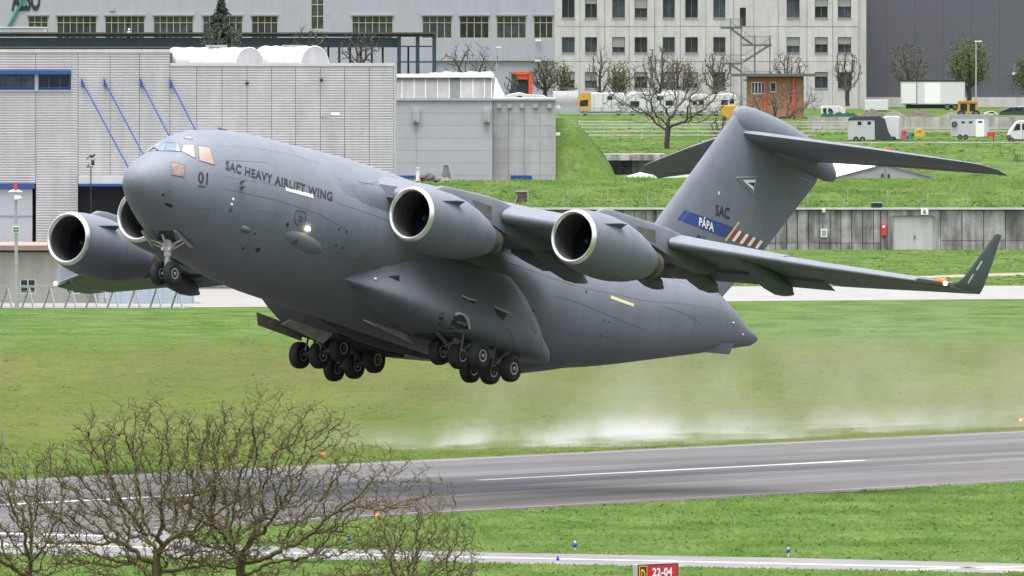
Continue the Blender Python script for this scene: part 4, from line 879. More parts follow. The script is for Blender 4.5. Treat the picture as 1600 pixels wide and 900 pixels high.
m = MB(); m.pbox(617, 121, 769, 154, DL+.4, 6); m.build('lantern_core', M_STEEL, B8)
RR = thing('roof_gravel_ridge', 'rough white sheeting lying along the lantern roof', 'roof sheeting', at(720, 115, DL+3)); m = MB(); r_ = random.Random(4); pts = [(672+k*4, 115.2-r_.uniform(1.5, 4.4)) for k in range(25)]
m.extr([at(670, 115.6, DL+2.5)]+[at(u, v, DL+2.5) for u, v in pts]+[at(772, 115.6, DL+2.5)], (0, 2, 0)); m.build('sheet', M_WHITE_DIRTY, RR)

# ------------------------------------------------------------------ bunker wall with its gate, and the bank above it
D = 1146
BW = thing('bunker_wall', 'long stained grey concrete slab wall with white coping below grass bank', 'wall', at(1100, 392, D))
def slab(u0, u1, v0, v1):
    m = MB(); m.pbox(u0+.6, v0+.35, u1-.6, v1-.35, D+rng.uniform(-.05, .06), .25); m.build('wall_slab', M_CONC, BW)
u = 600.0
while u < 1375: 
    slab(u, min(u+17, 1376), 328.5, 379.5); slab(u, min(u+17, 1376), 379.5, 396); u += 17
slab(1376, 1387, 328.5, 396)
for u0 in range(1469, 1790, 34): slab(u0, u0+34, 328.5, 376); slab(u0, u0+34, 376, 396)
m = MB(); m.pbox(598, 328, 1392, 396, D+.18, .6); m.pbox(1462, 328, 1812, 396, D+.18, .6); m.build('backing', mat('dark joint', (.07,.068,.065), .9), BW)
m = MB(); m.pbox(598, 325, 1812, 327.6, D-.25, 1.2); m.build('coping', mat('white coping stone', (.40, .40, .39), .8, var=.15, scale=.5), BW)
m = MB(); m.pbox(1387, 328.5, 1395, 396, D-.1, .5); m.pbox(1459, 328.5, 1469, 396, D-.1, .5); m.pbox(1395, 328.5, 1459, 337, D-.1, .5); build_each(m, 'gate_surround', M_CONC, BW)
for u0, u1 in ((1395.2, 1426.8), (1427.1, 1458.8)): m = MB(); m.pbox(u0, 337.3, u1, 393.5, D+.1, .1); GT = m.build('gate_leaf', mat('pale grey gate paint', (.40, .41, .40), .6, var=.05, scale=.6, streak=.1), BW)
m = MB(); m.pbox(1428.5, 368, 1430, 374, D+.02, .08); m.build('handle', M_INK, GT, off=BW.location)
m = MB(); m.pbox(1439, 325.8, 1450.5, 335.5, D-.35, .08); SG = m.build('number_plate', M_WHITE, BW)
V, Fc = text_shape('6', .02); m = MB(); m.add([at(1442.2+x*5, 334-y*6.8, D-.36) for x, y in V], Fc); m.build('number', M_INK, SG, off=BW.location)
EX = thing('red_fire_box', 'small red fire equipment box mounted on the concrete wall', 'box', at(1381, 368, D)); m = MB(); m.pbox(1377.3, 350, 1384.8, 368, D-.45, .38); m.build('box', M_RED, EX); m = MB(); m.pbox(1379, 352, 1383, 356, D-.48, .03); m.build('notice', M_WHITE, EX)
WS = thing('wall_notice', 'pale framed notice board fixed to the stained wall', 'notice', at(1287, 370, D)); m = MB(); m.pbox(1282.5, 357.5, 1292.5, 370.5, D-.2, .12); m.build('frame', M_WHITE, WS); m = MB(); m.pbox(1284, 359.5, 1291, 368.5, D-.22, .03); m.build('panel', mat('faded notice', (.25, .28, .18), .7), WS)
WC = thing('security_camera', 'white dome camera hanging from the wall coping', 'camera', at(1287, 329, D)); m = MB(); m.ball(at(1287.3, 330.8, D-.6), .17, sc=(1, 1, .9)); m.build('dome', M_WHITE, WC, smooth=60); m = MB(); m.pbox(1285, 326.5, 1289.5, 328.8, D-.8, .6); m.build('bracket', M_WHITE, WC)
RV = thing('bank_vent', 'dark low ventilation box on the grass bank edge', 'vent', at(1370, 321, D+1)); m = MB(); m.pbox(1362, 317, 1378, 323.4, D+1.2, 1.0); m.build('louvre_box', M_INK, RV); m = MB(); m.pbox(1361.5, 316, 1378.5, 317, D+1, 1.3); m.build('lid', M_STEEL, RV)
BD = thing('brown_drum_shaft', 'brown cylindrical shaft head standing on the grass bank', 'shaft head', at(815, 318, D+5)); m = MB(); c = at(815, 318, D+5); m.tube([c, at(815, 300, D+5)], .55, 16); m.build('drum', mat('rusty brown', (.075, .05, .04), .8, var=.4, scale=2), BD); m = MB(); m.tube([at(815, 300, D+5), at(815, 298.2, D+5)], .66, 16); m.build('rim', M_STEEL, BD)
m = MB(); m.bar(at(804, 320, D+4.5), at(810, 300, D+4.8), .07, .07); m.build('prop', M_STEEL, BD)

def wire_fence(name, label, pts, hgt, step, nw, mt, group=None, rad=.035):
    T_ = thing(name, label, 'fence', pts[0], group)
    for a, b in zip(pts, pts[1:]):
        n = max(1, int((b-a).length/step))
        for k in range(n+1):
            p = a.lerp(b, k/n); m = MB(); m.tube([p, p+Vector((0, 0, hgt))], rad, 5); build_each(m, 'post', mt, T_)
        m = MB()
        for k in range(nw): h = Vector((0, 0, hgt*(.15+.83*k/(nw-1)))); m.tube([a+h, b+h], .007, 4)
        o = m.build('wires', mat('dull wire', (.13,.14,.13), .6), T_)
    return T_
wire_fence('bank_fence', 'thin wire fence with slim grey posts along the bunker wall top', [Vector((at(700, 0, 1148).x, 1148.5, 4.3)), Vector((at(1700, 0, 1148).x, 1148.5, 4.3))], 1.85, 4.05, 4, M_STEEL)

# apron security fence, left: inclined struts in V pairs
SF = thing('security_fence', 'galvanised security fence with leaning V struts at the meadow edge', 'fence', at(120, 488, 872))
D = 872; g0 = lambda u, v: at(u, v, D)
for k in range(-10, 9):
    u = 12+33.3*k
    m = MB(); m.bar(g0(u, 449), at(u+8.5, 488.5, D-.5), .11, .11); build_each(m, 'post', M_STEEL, SF)
    m = MB(); m.bar(g0(u-.5, 450), at(u-13, 487, D+1.6), .13, .1); m.build('strut', M_STEEL, SF)
    if k % 2: m = MB(); m.bar(at(u+17, 447, D+.3), at(u+17, 486, D+.3), .07, .07); m.build('upright', M_STEEL, SF)
m = MB(); m.bar(g0(-340, 446.8), g0(292, 446.8), .12, .12); m.bar(g0(-340, 449.2), g0(292, 449.2), .06, .06); m.build('top_rail', M_STEEL, SF)
m = MB()
for v in (455, 461, 467, 473, 479): m.bar(at(-340, v, D-.1), at(298, v, D-.1), .035, .035)
m.build('wires', M_STEEL, SF)

# beacon mast and other tall fittings at the left
PM = thing('beacon_mast', 'grey mast with red obstruction beacon and white cross arm', 'mast', at(26, 490, 868)); D = 868
m = MB(); m.tube([at(26.5, 492, D), at(24.5, 300, D)], [.17, .11], 10); m.build('pole', M_STEEL, PM, smooth=40)
m = MB(); m.tube([at(24.5, 298, D), at(24.3, 286, D)], [.17, .11], 10); m.build('beacon', M_RED, PM)
m = MB(); m.loft([[at(24, 299.5, D)+Vector((r*math.cos(t), .4*r*math.sin(t), z)) for t in [2*math.pi*i/12 for i in range(12)]] for r, z in ((.55, 0), (.3, .12), (.12, .18))]); m.bar(at(12.5, 300.5, D), at(35, 300, D), .06, .06); m.build('lamp_tray', M_WHITE, PM)
m = MB(); m.box(at(26, 308.5, D-.2), (.35, .5, .3)); m.ball(at(30.5, 309.5, D-.3), .16); m.build('camera', M_WHITE, PM)
m = MB(); m.pbox(20, 352.5, 30, 364, D-.3, .06); GC = m.build('sign_plate', M_WHITE, PM); m = MB()
for a, b in (((21.5,355),(24,357.5)),((28.5,355),(26,357.5)),((21.5,362),(24,359.5)),((28.5,362),(26,359.5))): m.pbox(min(a[0],b[0])-.6, min(a[1],b[1])-.4, max(a[0],b[0])+.6, max(a[1],b[1])+.4, D-.33, .02)
build_each(m, 'green_arrows', mat('sign green', (.01, .19, .10), .5), GC, off=PM.location)
WM = thing('wind_mast', 'thin dark mast with weather instrument box before the hangar', 'mast', at(142, 480, 905)); D = 905
m = MB(); m.tube([at(142, 486, D), at(142, 261, D)], .05, 6); m.build('pole', M_INK, WM); m = MB(); m.pbox(142.5, 250.5, 146.8, 258.5, D-.1, .2); m.pbox(146.5, 247, 147.6, 259, D, .06); m.build('instrument_box', M_INK, WM); m = MB(); m.bar(at(134.5, 261, D), at(146, 260.5, D), .06, .06); m.bar(at(137.5, 261, D), at(138, 256, D), .08, .08); m.build('cross_arm', M_INK, WM)
BI = MB(); c = at(143.2, 244, D); BI.ball(c, .13, 8, 6, (1.7, .8, .9)); BI.ball(c+Vector((.24, 0, .12)), .085); BI.extr([c+Vector((-.1, 0, .02)), c+Vector((-.42, -.05, -.22)), c+Vector((-.34, .06, -.26))], (0, .06, .03)); BI.tube([c+Vector((.3, 0, .12)), c+Vector((.42, 0, .1))], [.03, .01], 5); BI.extr([c+Vector((-.1, -.1, .06)), c+Vector((.18, -.1, .08)), c+Vector((-.2, -.16, -.12))], (0, .03, 0)); BI.tube([c, c+Vector((.03, 0, -.42))], .02, 4)
tag(BI.build('crow', M_INK, None, off=(0,0,0), smooth=50), 'black crow perched above the weather instrument box', 'bird')

# things on and behind the bank
WP = MB(); WP.pbox(650, 263, 655.5, 286, 1186, .45); WP.pbox(649.6, 262, 655.9, 263.2, 1185.9, .6); tag(WP.build('white_post', M_WHITE), 'plain white post in front of the grey panel building', 'post')
CO = thing('tapered_shaft', 'tapered grey timber clad shaft with flat cap on bank', 'shaft', at(697, 286, 1190)); m = MB(); c = at(697, 287, 1190); m.loft([[c+Vector((r*math.cos(t+.3), r*math.sin(t+.3), z)) for t in [math.pi*i/4 for i in range(8)]] for r, z in ((.62, 0), (.42, 1.2), (.24, 1.95))]); m.build('body', mat('weathered timber', (.12, .115, .11), .9, var=.3, scale=3, stretch=(6,6,.5)), CO); m = MB(); m.box(at(697, 256.6, 1190), (.62, .62, .1)); m.build('cap', M_STEEL, CO)
for i, (u, v, r, lb, sc) in enumerate(((668, 281, .75, 'big dark boulder with pale flank beside the white post', (1.3, .9, .85)), (657, 283, .5, 'pale low boulder leaning against the dark boulder', (1.1, .8, .8)), (692, 282, .55, 'grey brown boulder at the foot of tapered shaft', (1.5, .9, .6)))):
    r_ = random.Random(i); m = MB(); m.ball(at(u, v, 1185), r, 11, 8, sc); m.v = [(x+r_.uniform(-.1, .1), y+r_.uniform(-.1, .1), z+r_.uniform(-.1, .1)) for x, y, z in m.v]; tag(m.build('boulder', mat('boulder%d' % i, ((.05, .048, .045), (.34, .31, .24), (.16, .14, .11))[i], .9, var=.5, scale=2, bump=.6, bscale=5), None, off=(0, 0, 0)), lb, 'boulder', 'boulders on the grass bank')

# grass mound beside the grey block
gm = MB(); r_ = random.Random(11); L0 = []
for j, Dm in enumerate((1205, 1211, 1218, 1226, 1238)):
    row = []
    for u, v in ((868,186),(880,184.5),(893,187),(905,196),(918,209),(931,224),(944,241),(956,262),(964,280),(972,296)):
        k = (-.05, .4, .75, 1.0, .7)[j]
        a = at(u, v, 1215); row.append((a.x, Dm, 6.3+(a.z-6.3)*k+r_.uniform(-.12, .12)))
    L0.append(row)
gm.add([p for r in L0 for p in r], [(j*10+i, j*10+i+1, j*10+11+i, j*10+10+i) for j in range(4) for i in range(9)])
GM = struct('grass_mound', gm, M_GRASS)
GM.data.polygons.foreach_set('use_smooth', [True]*len(GM.data.polygons))
# low concrete shelter dug into the slope
SB = thing('concrete_shelter', 'low concrete shelter with thick slab roof and dark glazing in the slope', 'shelter', at(960, 275, 1236)); D = 1240
m = MB(); m.pbox(922, 241, 1040, 250.5, D-1.5, 9); m.build('roof_slab', M_CONC, SB); m = MB(); m.pbox(926, 250.6, 948, 282, D, .5); m.pbox(988, 250.6, 1040, 282, D, .5); build_each(m, 'side_wall', M_CONC, SB)
for u0 in (948.4, 961.5, 974.8): m = MB(); m.pbox(u0, 251, u0+12.5, 280, D+.3, .08); m.build('window', M_GLASS, SB)
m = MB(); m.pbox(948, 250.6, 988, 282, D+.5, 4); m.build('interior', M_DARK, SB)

# white marquee behind the bank: pale gable at right, long white roof running off left
TN = thing('marquee_tent', 'white marquee tent with pale grey gable wall behind bank', 'tent', at(1290, 284, 1225))
def tp(u, v, D): return at(u, v, D)
A0, A1, AP = tp(1278, 284, 1222), tp(1487, 285, 1222), tp(1383, 256.5, 1222); bk = Vector((-22, 20, 0)); dn = Vector((0, 0, -3.0))
m = MB(); m.add([A0, AP, AP+bk, A0+bk], [(0,1,2,3)]); m.add([A1, AP, AP+bk, A1+bk], [(0,1,2,3)]); m.v = [(x, y, z+.06) for x, y, z in m.v]; m.build('roof_sheet', mat('tent roof white', (.75, .76, .78), .6), TN)
m = MB(); m.add([A0, A1, AP], [(0,1,2)]); m.add([A0, A1, A1+dn, A0+dn], [(0,1,2,3)]); m.build('gable_sheet', mat('tent gable grey', (.30, .30, .30), .7, var=.12, scale=.7), TN)
m = MB(); m.add([A0, A0+bk, A0+bk+dn, A0+dn], [(0,1,2,3)]); m.add([A1, A1+bk, A1+bk+dn, A1+dn], [(0,1,2,3)]); m.add([A0+bk, A1+bk, AP+bk], [(0,1,2)]); m.build('side_sheet', MATS['tent roof white'], TN)
m = MB(); o = Vector((0, -.08, 0))
for a, b in ((A0, AP), (AP, A1)): m.bar(a+o, b+o, .12, .12)
for f_ in (.25, .5, .75): p = A0.lerp(A1, f_)+o; m.bar(p+dn*.5, Vector((p.x, p.y, A0.z+(AP.z-A0.z)*(1-abs(2*f_-1)))), .09, .09, (0, 1, 0))
build_each(m, 'gable_frame', mat('tent frame', (.22, .22, .22), .5), TN)
m = MB(); m.pbox(1377, 271.5, 1380, 280, 1221.8, .1); m.pbox(1387, 272, 1390, 281, 1221.8, .1); build_each(m, 'entrance_gap', M_DARK, TN)
T2 = thing('marquee_tent', 'flat white tent roof poking over bank left of the tail fin', 'tent', at(1030, 283, 1250)); D = 1226
m = MB(); P = [tp(966, 280, D), tp(1000, 270.5, D), tp(1006, 271, D), tp(1030, 276.5, D), tp(1100, 268, D), tp(1200, 262, D), tp(1290, 283, D), tp(966, 284.5, D)]; m.extr(P, (0, 5.5, 0)); m.build('roof_sheet', MATS['tent roof white'], T2); m = MB(); m.pbox(967, 284.6, 1286, 300, D+.2, 5); m.build('side_sheet', MATS['tent gable grey'], T2)

# orange machine hood showing above the tailplane
OH = thing('orange_dumper_skip', 'orange tipped skip standing in the field behind the tailplane', 'skip', at(1386, 246, 1330)); m = MB(); D = 1330
m.extr([tp(1376,248,D), tp(1377,236,D), tp(1385,230.5,D), tp(1391,232,D), tp(1395,238,D), tp(1404,247,D)], (0, 1.6, 0)); m.build('skip', M_ORANGE, OH); m = MB(); m.wheel(tp(1398, 247, D), .35, .25, ax=(0,1,0)); m.build('wheel', [M_RUBBER, M_RIM], OH, smooth=40); m = MB(); m.extr([tp(1384,240,D-.02), tp(1390,233.5,D-.02), tp(1392,241,D-.02)], (0, .05, 0)); m.build('hinge_plate', M_DARK, OH)

# retaining kerb and rail fences at the yard edge
D = 1444
RW = thing('yard_retaining_wall', 'low pale concrete retaining wall edging the vehicle yard', 'wall', at(1450, 205, D))
for k in range(20):
    u0 = 1262+k*23; m = MB(); m.pbox(u0+.3, 182.5+rng.uniform(-.5, .5), u0+22.7, 206, D+rng.uniform(0, .06), .5); m.build('wall_block', mat('pale stained block', (.36, .345, .32), .85, var=.15, scale=.7, streak=.3, rnd=.1), RW)
def rail_fence(label, u0, u1, D, vt, vb, n, mt, step=40):
    T_ = thing('rail_fence', label, 'fence', at((u0+u1)/2, vb, D), 'rail fences of the paddocks')
    for k in range(n): v = vt+(vb-vt)*k/n; m = MB(); m.bar(at(u0, v, D), at(u1, v, D), .1, .13); m.build('rail', mt, T_)
    k = u0
    while k <= u1: m = MB(); m.pbox(k-.9, vt-1.5, k+.9, vb+2, D+.05, .14); build_each(m, 'post', mt, T_); k += step
M_RAIL = mat('weathered pale rail', (.42, .405, .38), .85, var=.25, scale=1)
rail_fence('pale rail fence right behind the parked vans', 872, 1180, 1470, 169, 181, 3, M_STEEL, 34)
rail_fence('white wooden paddock fence below the parked motorhomes', 905, 1330, 1425, 190, 203, 3, M_RAIL, 38)
rail_fence('grey wooden paddock fence beside the bare tree on the slope', 915, 1275, 1395, 205, 217, 2, M_RAIL, 44)
rail_fence('pale rail fence behind the two horse trailers', 1270, 1620, 1432, 200, 214, 3, M_RAIL, 42)
rail_fence('low white rail in front of the horse trailers', 1290, 1620, 1368, 222.5, 226, 1, M_RAIL, 60)
YF = wire_fence('yard_fence', 'grey mesh fence in front of the slate warehouse', [at(1500, 178, 1600), at(1720, 178, 1600)], 2.4, 3.4, 4, M_STEEL)

# ------------------------------------------------------------------ vehicles and yard clutter (side-on, so outlines are in metres at each one's distance)
M_VGLASS = mat('vehicle glass', (.02, .025, .03), .08, spec=.7)
M_VYEL = mat('yellow vehicle paint', (.48, .255, .03), .35, coat=.4)
M_VWHITE = mat('white vehicle paint', (.52, .52, .53), .35, coat=.4, var=.03, scale=2)
M_VDARK = mat('dark vehicle paint', (.035, .04, .055), .3, coat=.4)
M_VSILV = mat('silver trailer sheet', (.45, .46, .48), .4, metal=.3, var=.05, scale=2)
def vehicle(name, label, cat, D, prof, width, paint, wheels=(), wr=.34, glass=(), parts=(), group=None, vb=None):
    us = [p[0] for p in prof]; vmax = max(p[1] for p in prof) if vb is None else vb
    T_ = thing(name, label, cat, at(sum(us)/len(us), vmax+wr*F/D*.6, D), group)
    m = MB(); P = [at(u, v, D) for u, v in prof]; n = len(P); c = sum(P, Vector())/n; rings = []
    for y, k in ((0, .955), (.12, .995), (.3, 1), (width-.3, 1), (width-.12, .995), (width, .955)): rings.append([c+(p-c)*k+Vector((0, y, 0)) for p in P])
    m.loft(rings); m.build('body', paint, T_, smooth=30)
    for g in glass:
        q = [at(u, v, D-.02) for u, v in g]; m = MB(); m.extr(q, (0, .06, 0)); m.build('window', M_VGLASS, T_)
    for nm, pts, mt, y0, y1 in parts: m = MB(); m.extr([at(u, v, D+y0) for u, v in pts], (0, y1-y0, 0)); m.build(nm, mt, T_)
    vw = (vmax if vb is None else vb)
    if cat in ('van', 'motorhome', 'camper', 'caravan', 'car', 'pickup'):
        m = MB(); m.pbox(min(us)+2, vw-1.6, max(us)-2, vw+1.2, D-.015, width+.03); m.build('sill', mat('dark sill', (.05,.05,.055), .7), T_)
        m = MB(); m.pbox(max(us)-1.6, vw-9, max(us)-.2, vw-5, D-.03, .2); m.build('tail_light', M_RED, T_)
        m = MB(); mid = (min(us)+max(us))/2
        for q in (-.17, .2): m.pbox(mid+q*(max(us)-min(us))-.25, vw-(vw-min(p[1] for p in prof))*.86, mid+q*(max(us)-min(us))+.25, vw-2, D-.012, .02)
        m.build('body_seam', M_LINE, T_)
    for u in wheels:
        for y in (.08, width-.08):
            m = MB(); m.wheel(at(u, vw, D+y), wr, .24); m.build('wheel', [M_RUBBER, M_RIM], T_, smooth=40)
    return T_
def R4(a, b, c, d): return ((a, b), (c, b), (c, d), (a, d))
vehicle('panel_van', 'white panel van with a yellow cab, leftmost of the parked row', 'van', 1500, ((905,174),(903.5,163),(906,150),(909,146.5),(925,145),(974,145),(977,150),(978,175),(905,176)), 2.0, M_VWHITE, (914,966), .36,
    (((906.5,157),(919,155.5),(918.5,166),(905.5,166)),), (('cab_front', ((903,175.5),(902.8,163),(905.3,149.5),(909,145.8),(923.5,144.6),(923.5,175.5)), M_VYEL, -.012, 1.99), ('door_line', R4(942,148,942.6,174), M_LINE, -.03, 0)))
vehicle('motorhome', 'white motorhome with dark side windows right of yellow-fronted van', 'motorhome', 1500, ((979,175),(979,150),(983,146),(1000,144),(1020,146),(1021,176),(985,177)), 2.2, M_VWHITE, (988,1012), .34, (R4(949+0,150,957,156), R4(985,158,999,167)), (('roof_box', R4(984,143,996,145.5), M_VWHITE, .3, 1.6),))
vehicle('motorhome', 'long white motorhome with roof pods, half hidden by bare tree', 'motorhome', 1502, ((1024,176),(1022,150),(1030,147),(1060,145),(1076,148),(1077,177)), 2.2, M_VWHITE, (1034,1066), .34, (R4(1026,150,1036,156), R4(1040,157,1052,165)), (('roof_pod', ((1032,147),(1036,142),(1064,140),(1072,146)), M_VWHITE, .2, 1.9),))
vehicle('caravan', 'cream caravan with three small windows behind bare tree', 'caravan', 1498, ((1080,176),(1078.5,154),(1084,148),(1100,147),(1108,150),(1108,177)), 2.2, mat('cream paint', (.52, .50, .44), .45), (1094,), .33, (R4(1082,158,1089,164), R4(1092,157,1100,164)))
vehicle('camper_bus', 'white camper with rounded nose and small dark windows beside orange hut', 'camper', 1496, ((1076+34,176),(1110,152),(1112,148),(1140,146),(1149,149),(1154,158),(1155,177)), 2.2, M_VWHITE, (1119,1144), .34, (R4(1127,156,1137,164), R4(1140,155,1147,162)))
vehicle('mini_dumper', 'yellow mini dumper with tilted skip in front of the camper', 'dumper', 1462, ((1123,166),(1150,164),(1153,172),(1146,178),(1138,186),(1132,184),(1126,174)), 1.5, M_VYEL, (1132,1146), .3, (), (('engine_cover', R4(1143,168,1153,177), M_VYEL, -.1, 1.2),), vb=185)
vehicle('box_truck_body', 'white demountable truck box standing in front of slate warehouse', 'truck box', 1560, R4(1408,126.5,1508,163), 2.6, M_VWHITE, (1480,1492), .45, (), (('top_rail', R4(1408,125.5,1508,127.5), M_DARK, -.04, 2.6), ('chassis', R4(1416,163.5,1500,169.5), M_DARK, .3, 2.2), ('rear_door', R4(1409,132,1431.5,161.5), mat('off white door', (.60,.60,.58), .5), -.03, 0), ('side_door', R4(1444.5,129.5,1469.5,162), M_WHITE, -.03, 0), ('door_edge', R4(1432,128,1433,163), M_LINE, -.035, 0)), vb=167)
vehicle('wheel_loader', 'yellow wheel loader cab rising behind dirt heap', 'loader', 1520, ((1497,178),(1497.5,161),(1499,159.5),(1526,159.5),(1528,162),(1528,178)), 1.8, M_VYEL, (1502,1525), .55, (R4(1500.5,162,1511,174), R4(1515,162,1524,174)), (('roof', R4(1496.5,157.5,1529,160), M_VYEL, -.1, 1.9), ('arm', ((1487,180),(1489,176),(1499,172),(1499,176)), M_VYEL, .4, .8), ('bucket', ((1476,182),(1488,176),(1490,182)), M_DARK, .1, 1.7)), vb=178)
vehicle('white_container', 'plain white container box left of the truck box', 'container', 1555, R4(1350,156,1388,172.5), 2.4, M_VWHITE, (), .3, (), (('corner_post', R4(1350,156,1351,172.5), M_STEEL, -.02, .1), ('skid', R4(1353,172.6,1386,174), M_DARK, .2, 2)))
vehicle('pickup_truck', 'white pickup with crew cab beside the orange hut', 'pickup', 1530, ((1283,180),(1282.5,168),(1286,165.5),(1312,165.5),(1320,170),(1323,176),(1323,180)), 1.9, M_VWHITE, (1290,1315), .33, (R4(1286,169,1291.5,177), ((1294,169.5),(1299,169.5),(1303,176),(1294,176))))
vehicle('horse_trailer', 'grey twin axle horse trailer with black front and roof', 'horse trailer', 1385, ((1325,219),(1326,187),(1332,182.5),(1374,182),(1382,186),(1386,196),(1390,215),(1396,219.5)), 2.1, M_VSILV, (1337.5,1347.5), .36, (R4(1340,190,1346,195.5), R4(1355,189.5,1361,195)), (('roof_cap', ((1325,188),(1327,184),(1333,182),(1374,181.4),(1383,186),(1366,188)), M_VDARK, -.03, 2.13), ('front_skin', ((1366.5,186),(1383,186),(1388,205),(1396,219),(1367,218)), M_VDARK, -.025, 2.12), ('window_trim', R4(1354.5,189,1361.6,195.8), M_WHITE, -.012, .0), ('drawbar', ((1396,216),(1410,218.5),(1410,219.5),(1395,219)), M_DARK, .9, 1.1)), 'horse trailers', vb=217.5)
vehicle('horse_trailer', 'plain white box trailer tucked behind the black and grey one', 'horse trailer', 1389, ((1384,218),(1381,184),(1384,181.5),(1404,181.5),(1407,185),(1407.5,215),(1404,219)), 2.1, M_VWHITE, (1396,), .34, (), (('side_frame', R4(1405,184,1406.5,215), M_STEEL, -.02, 0),), 'horse trailers', vb=217)
vehicle('horse_trailer', 'pale grey horse trailer with spare wheel and three slot windows', 'horse trailer', 1385, ((1486,214),(1485.5,182),(1488,180),(1543,180),(1545.5,183),(1545.5,214)), 2.1, M_VSILV, (1500,1509), .33, (R4(1502,189.5,1507.5,192.5), R4(1514,189.5,1519.5,192.5), R4(1528.5,189,1534.5,192)), (('roof_cap', R4(1485,179,1546,184.5), mat('roof grey', (.26,.265,.28), .5), -.02, 2.1), ('side_door', R4(1524.5,186.5,1538,213.5), M_WHITE, -.018, 0), ('drawbar', R4(1546,211,1562,213), M_STEEL, .9, 1.05)), 'horse trailers', vb=214)
sw = MB(); sw.wheel(at(1491.3, 194, 1384.8), .36, .2); tag(sw.build('spare_wheel', [M_RUBBER, M_RIM], None, off=(0,0,0), smooth=40), 'spare wheel hung on pale horse trailer side', 'wheel')
vehicle('delivery_van', 'small white delivery van at the right edge of the photo', 'van', 1375, ((1575,218),(1574,211),(1577,204),(1586,192),(1592,188.5),(1640,188),(1645,196),(1646,219)), 1.8, M_VWHITE, (1580.5,1632), .37, (((1583,204),(1588,194),(1594,193),(1594,203)), R4(1597,193,1606,203)), (('bumper', R4(1573.5,211,1580,218), mat('grey bumper', (.08,.08,.085), .6), -.01, 1.8), ('sticker', R4(1600,205,1604,211), M_ORANGE, -.02, 0)), vb=219)
vehicle('estate_car', 'dark blue estate car behind the yard wall at right', 'car', 1510, ((1560,180),(1562,174),(1570,171),(1578,167.5),(1610,166.5),(1622,172),(1623,181)), 1.75, M_VDARK, (1570,1612), .32, (((1566,174),(1578,168.7),(1583,168.7),(1583,174)), R4(1585,168.5,1597,173.5)))
vehicle('estate_car', 'silver estate car half behind the dark blue car', 'car', 1516, ((1584,180),(1587,170),(1592,166),(1630,165.5),(1640,174),(1641,181)), 1.75, M_VSILV, (1594,1630), .32, (R4(1590,167.5,1606,173),))
vehicle('hatchback_car', 'white hatchback between loader and dark blue car', 'car', 1512, ((1537,181),(1538,176),(1546,174),(1552,173.5),(1559,177),(1560,181.5)), 1.7, M_VWHITE, (1542,1555), .3, (((1544,176.5),(1548,174.5),(1553,175),(1553,177)),))
vehicle('camper_roof', 'white motorhome mostly hidden behind the grey panel building roof', 'motorhome', 1300, ((790,175),(791,150),(796,147),(806,145),(812,144),(822,147),(850,149),(856,153),(857,175)), 2.2, M_VWHITE, (800,), .33, (R4(808,150,816,153),))
CT = thing('grey_tarpaulin_store', 'grey rounded tarpaulin covered store left of the yellow fronted van', 'store', at(885, 172, 1500)); m = MB(); R = []
for x in (864, 903):
    a = at(x, 166, 1500); R.append([(a.x, 1502-1.9*math.cos(t), a.z+2.05*math.sin(t)) for t in [math.pi*i/12 for i in range(13)]])
m.loft(R); m.build('tarpaulin', mat('grey tarpaulin', (.16, .165, .16), .7, var=.15, scale=1), CT, smooth=40); m = MB(); m.pbox(870, 137, 903, 139, 1503, 3); m.build('flat_roof', mat('roof board', (.06, .06, .065), .7), CT)
m = MB(); m.pbox(862, 166, 905, 176, 1499.8, 4.5); m.build('base_wall', M_STEEL, CT)
RC = thing('red_container', 'orange red steel container with dark open door in front of loading bay', 'container', at(815, 146, 1640)); m = MB(); m.pbox(798, 112, 832, 116, 1640, 5); m.pbox(826, 116.05, 832, 150, 1640, 5); m.build('frame', mat('red container paint', (.62, .07, .025), .5), RC); m = MB(); m.pbox(799, 116.05, 807, 150, 1640.3, 4); m.pbox(807.2, 116.2, 826, 150, 1641, .1); m.build('dark_door', M_NAVY, RC); m = MB(); m.pbox(808, 116.2, 825, 124, 1640.2, .3); m.build('header', MATS['red container paint'], RC)
OR = thing('orange_brick_hut', 'orange brick hut with flat overhanging roof and small windows', 'hut', at(1212, 180, 1480)); D = 1480
m = MB(); facade(m, D, 1168, 119, 1254, 190, [(1203,128,1213,144),(1174,128,1195,147)], .25); a = at(1168, 119, D+.3); b = at(1254, 190, D+6); m.b2((a.x, D+.3, a.z), (b.x, D+6, b.z)); m.build('wall', mat('orange brick', (.30, .15, .085), .85, var=.2, scale=1.5), OR)
m = MB(); m.pbox(1144, 115, 1274, 119.5, D-1.2, 9); m.build('roof_slab', mat('hut roof', (.10,.095,.09), .8), OR)
window(OR, D, (1203,128,1213,144), M_GLASS, M_WHITE, 1, (), .1); window(OR, D, (1174,128,1195,147), M_GLASS, M_WHITE, 4, (), .12)
m = MB(); m.pbox(1194, 121, 1197, 178, D-.3, .25); m.pbox(1238, 121, 1242, 178, D-.3, .25); build_each(m, 'red_post', mat('signal red post', (.5,.07,.04), .5), OR)
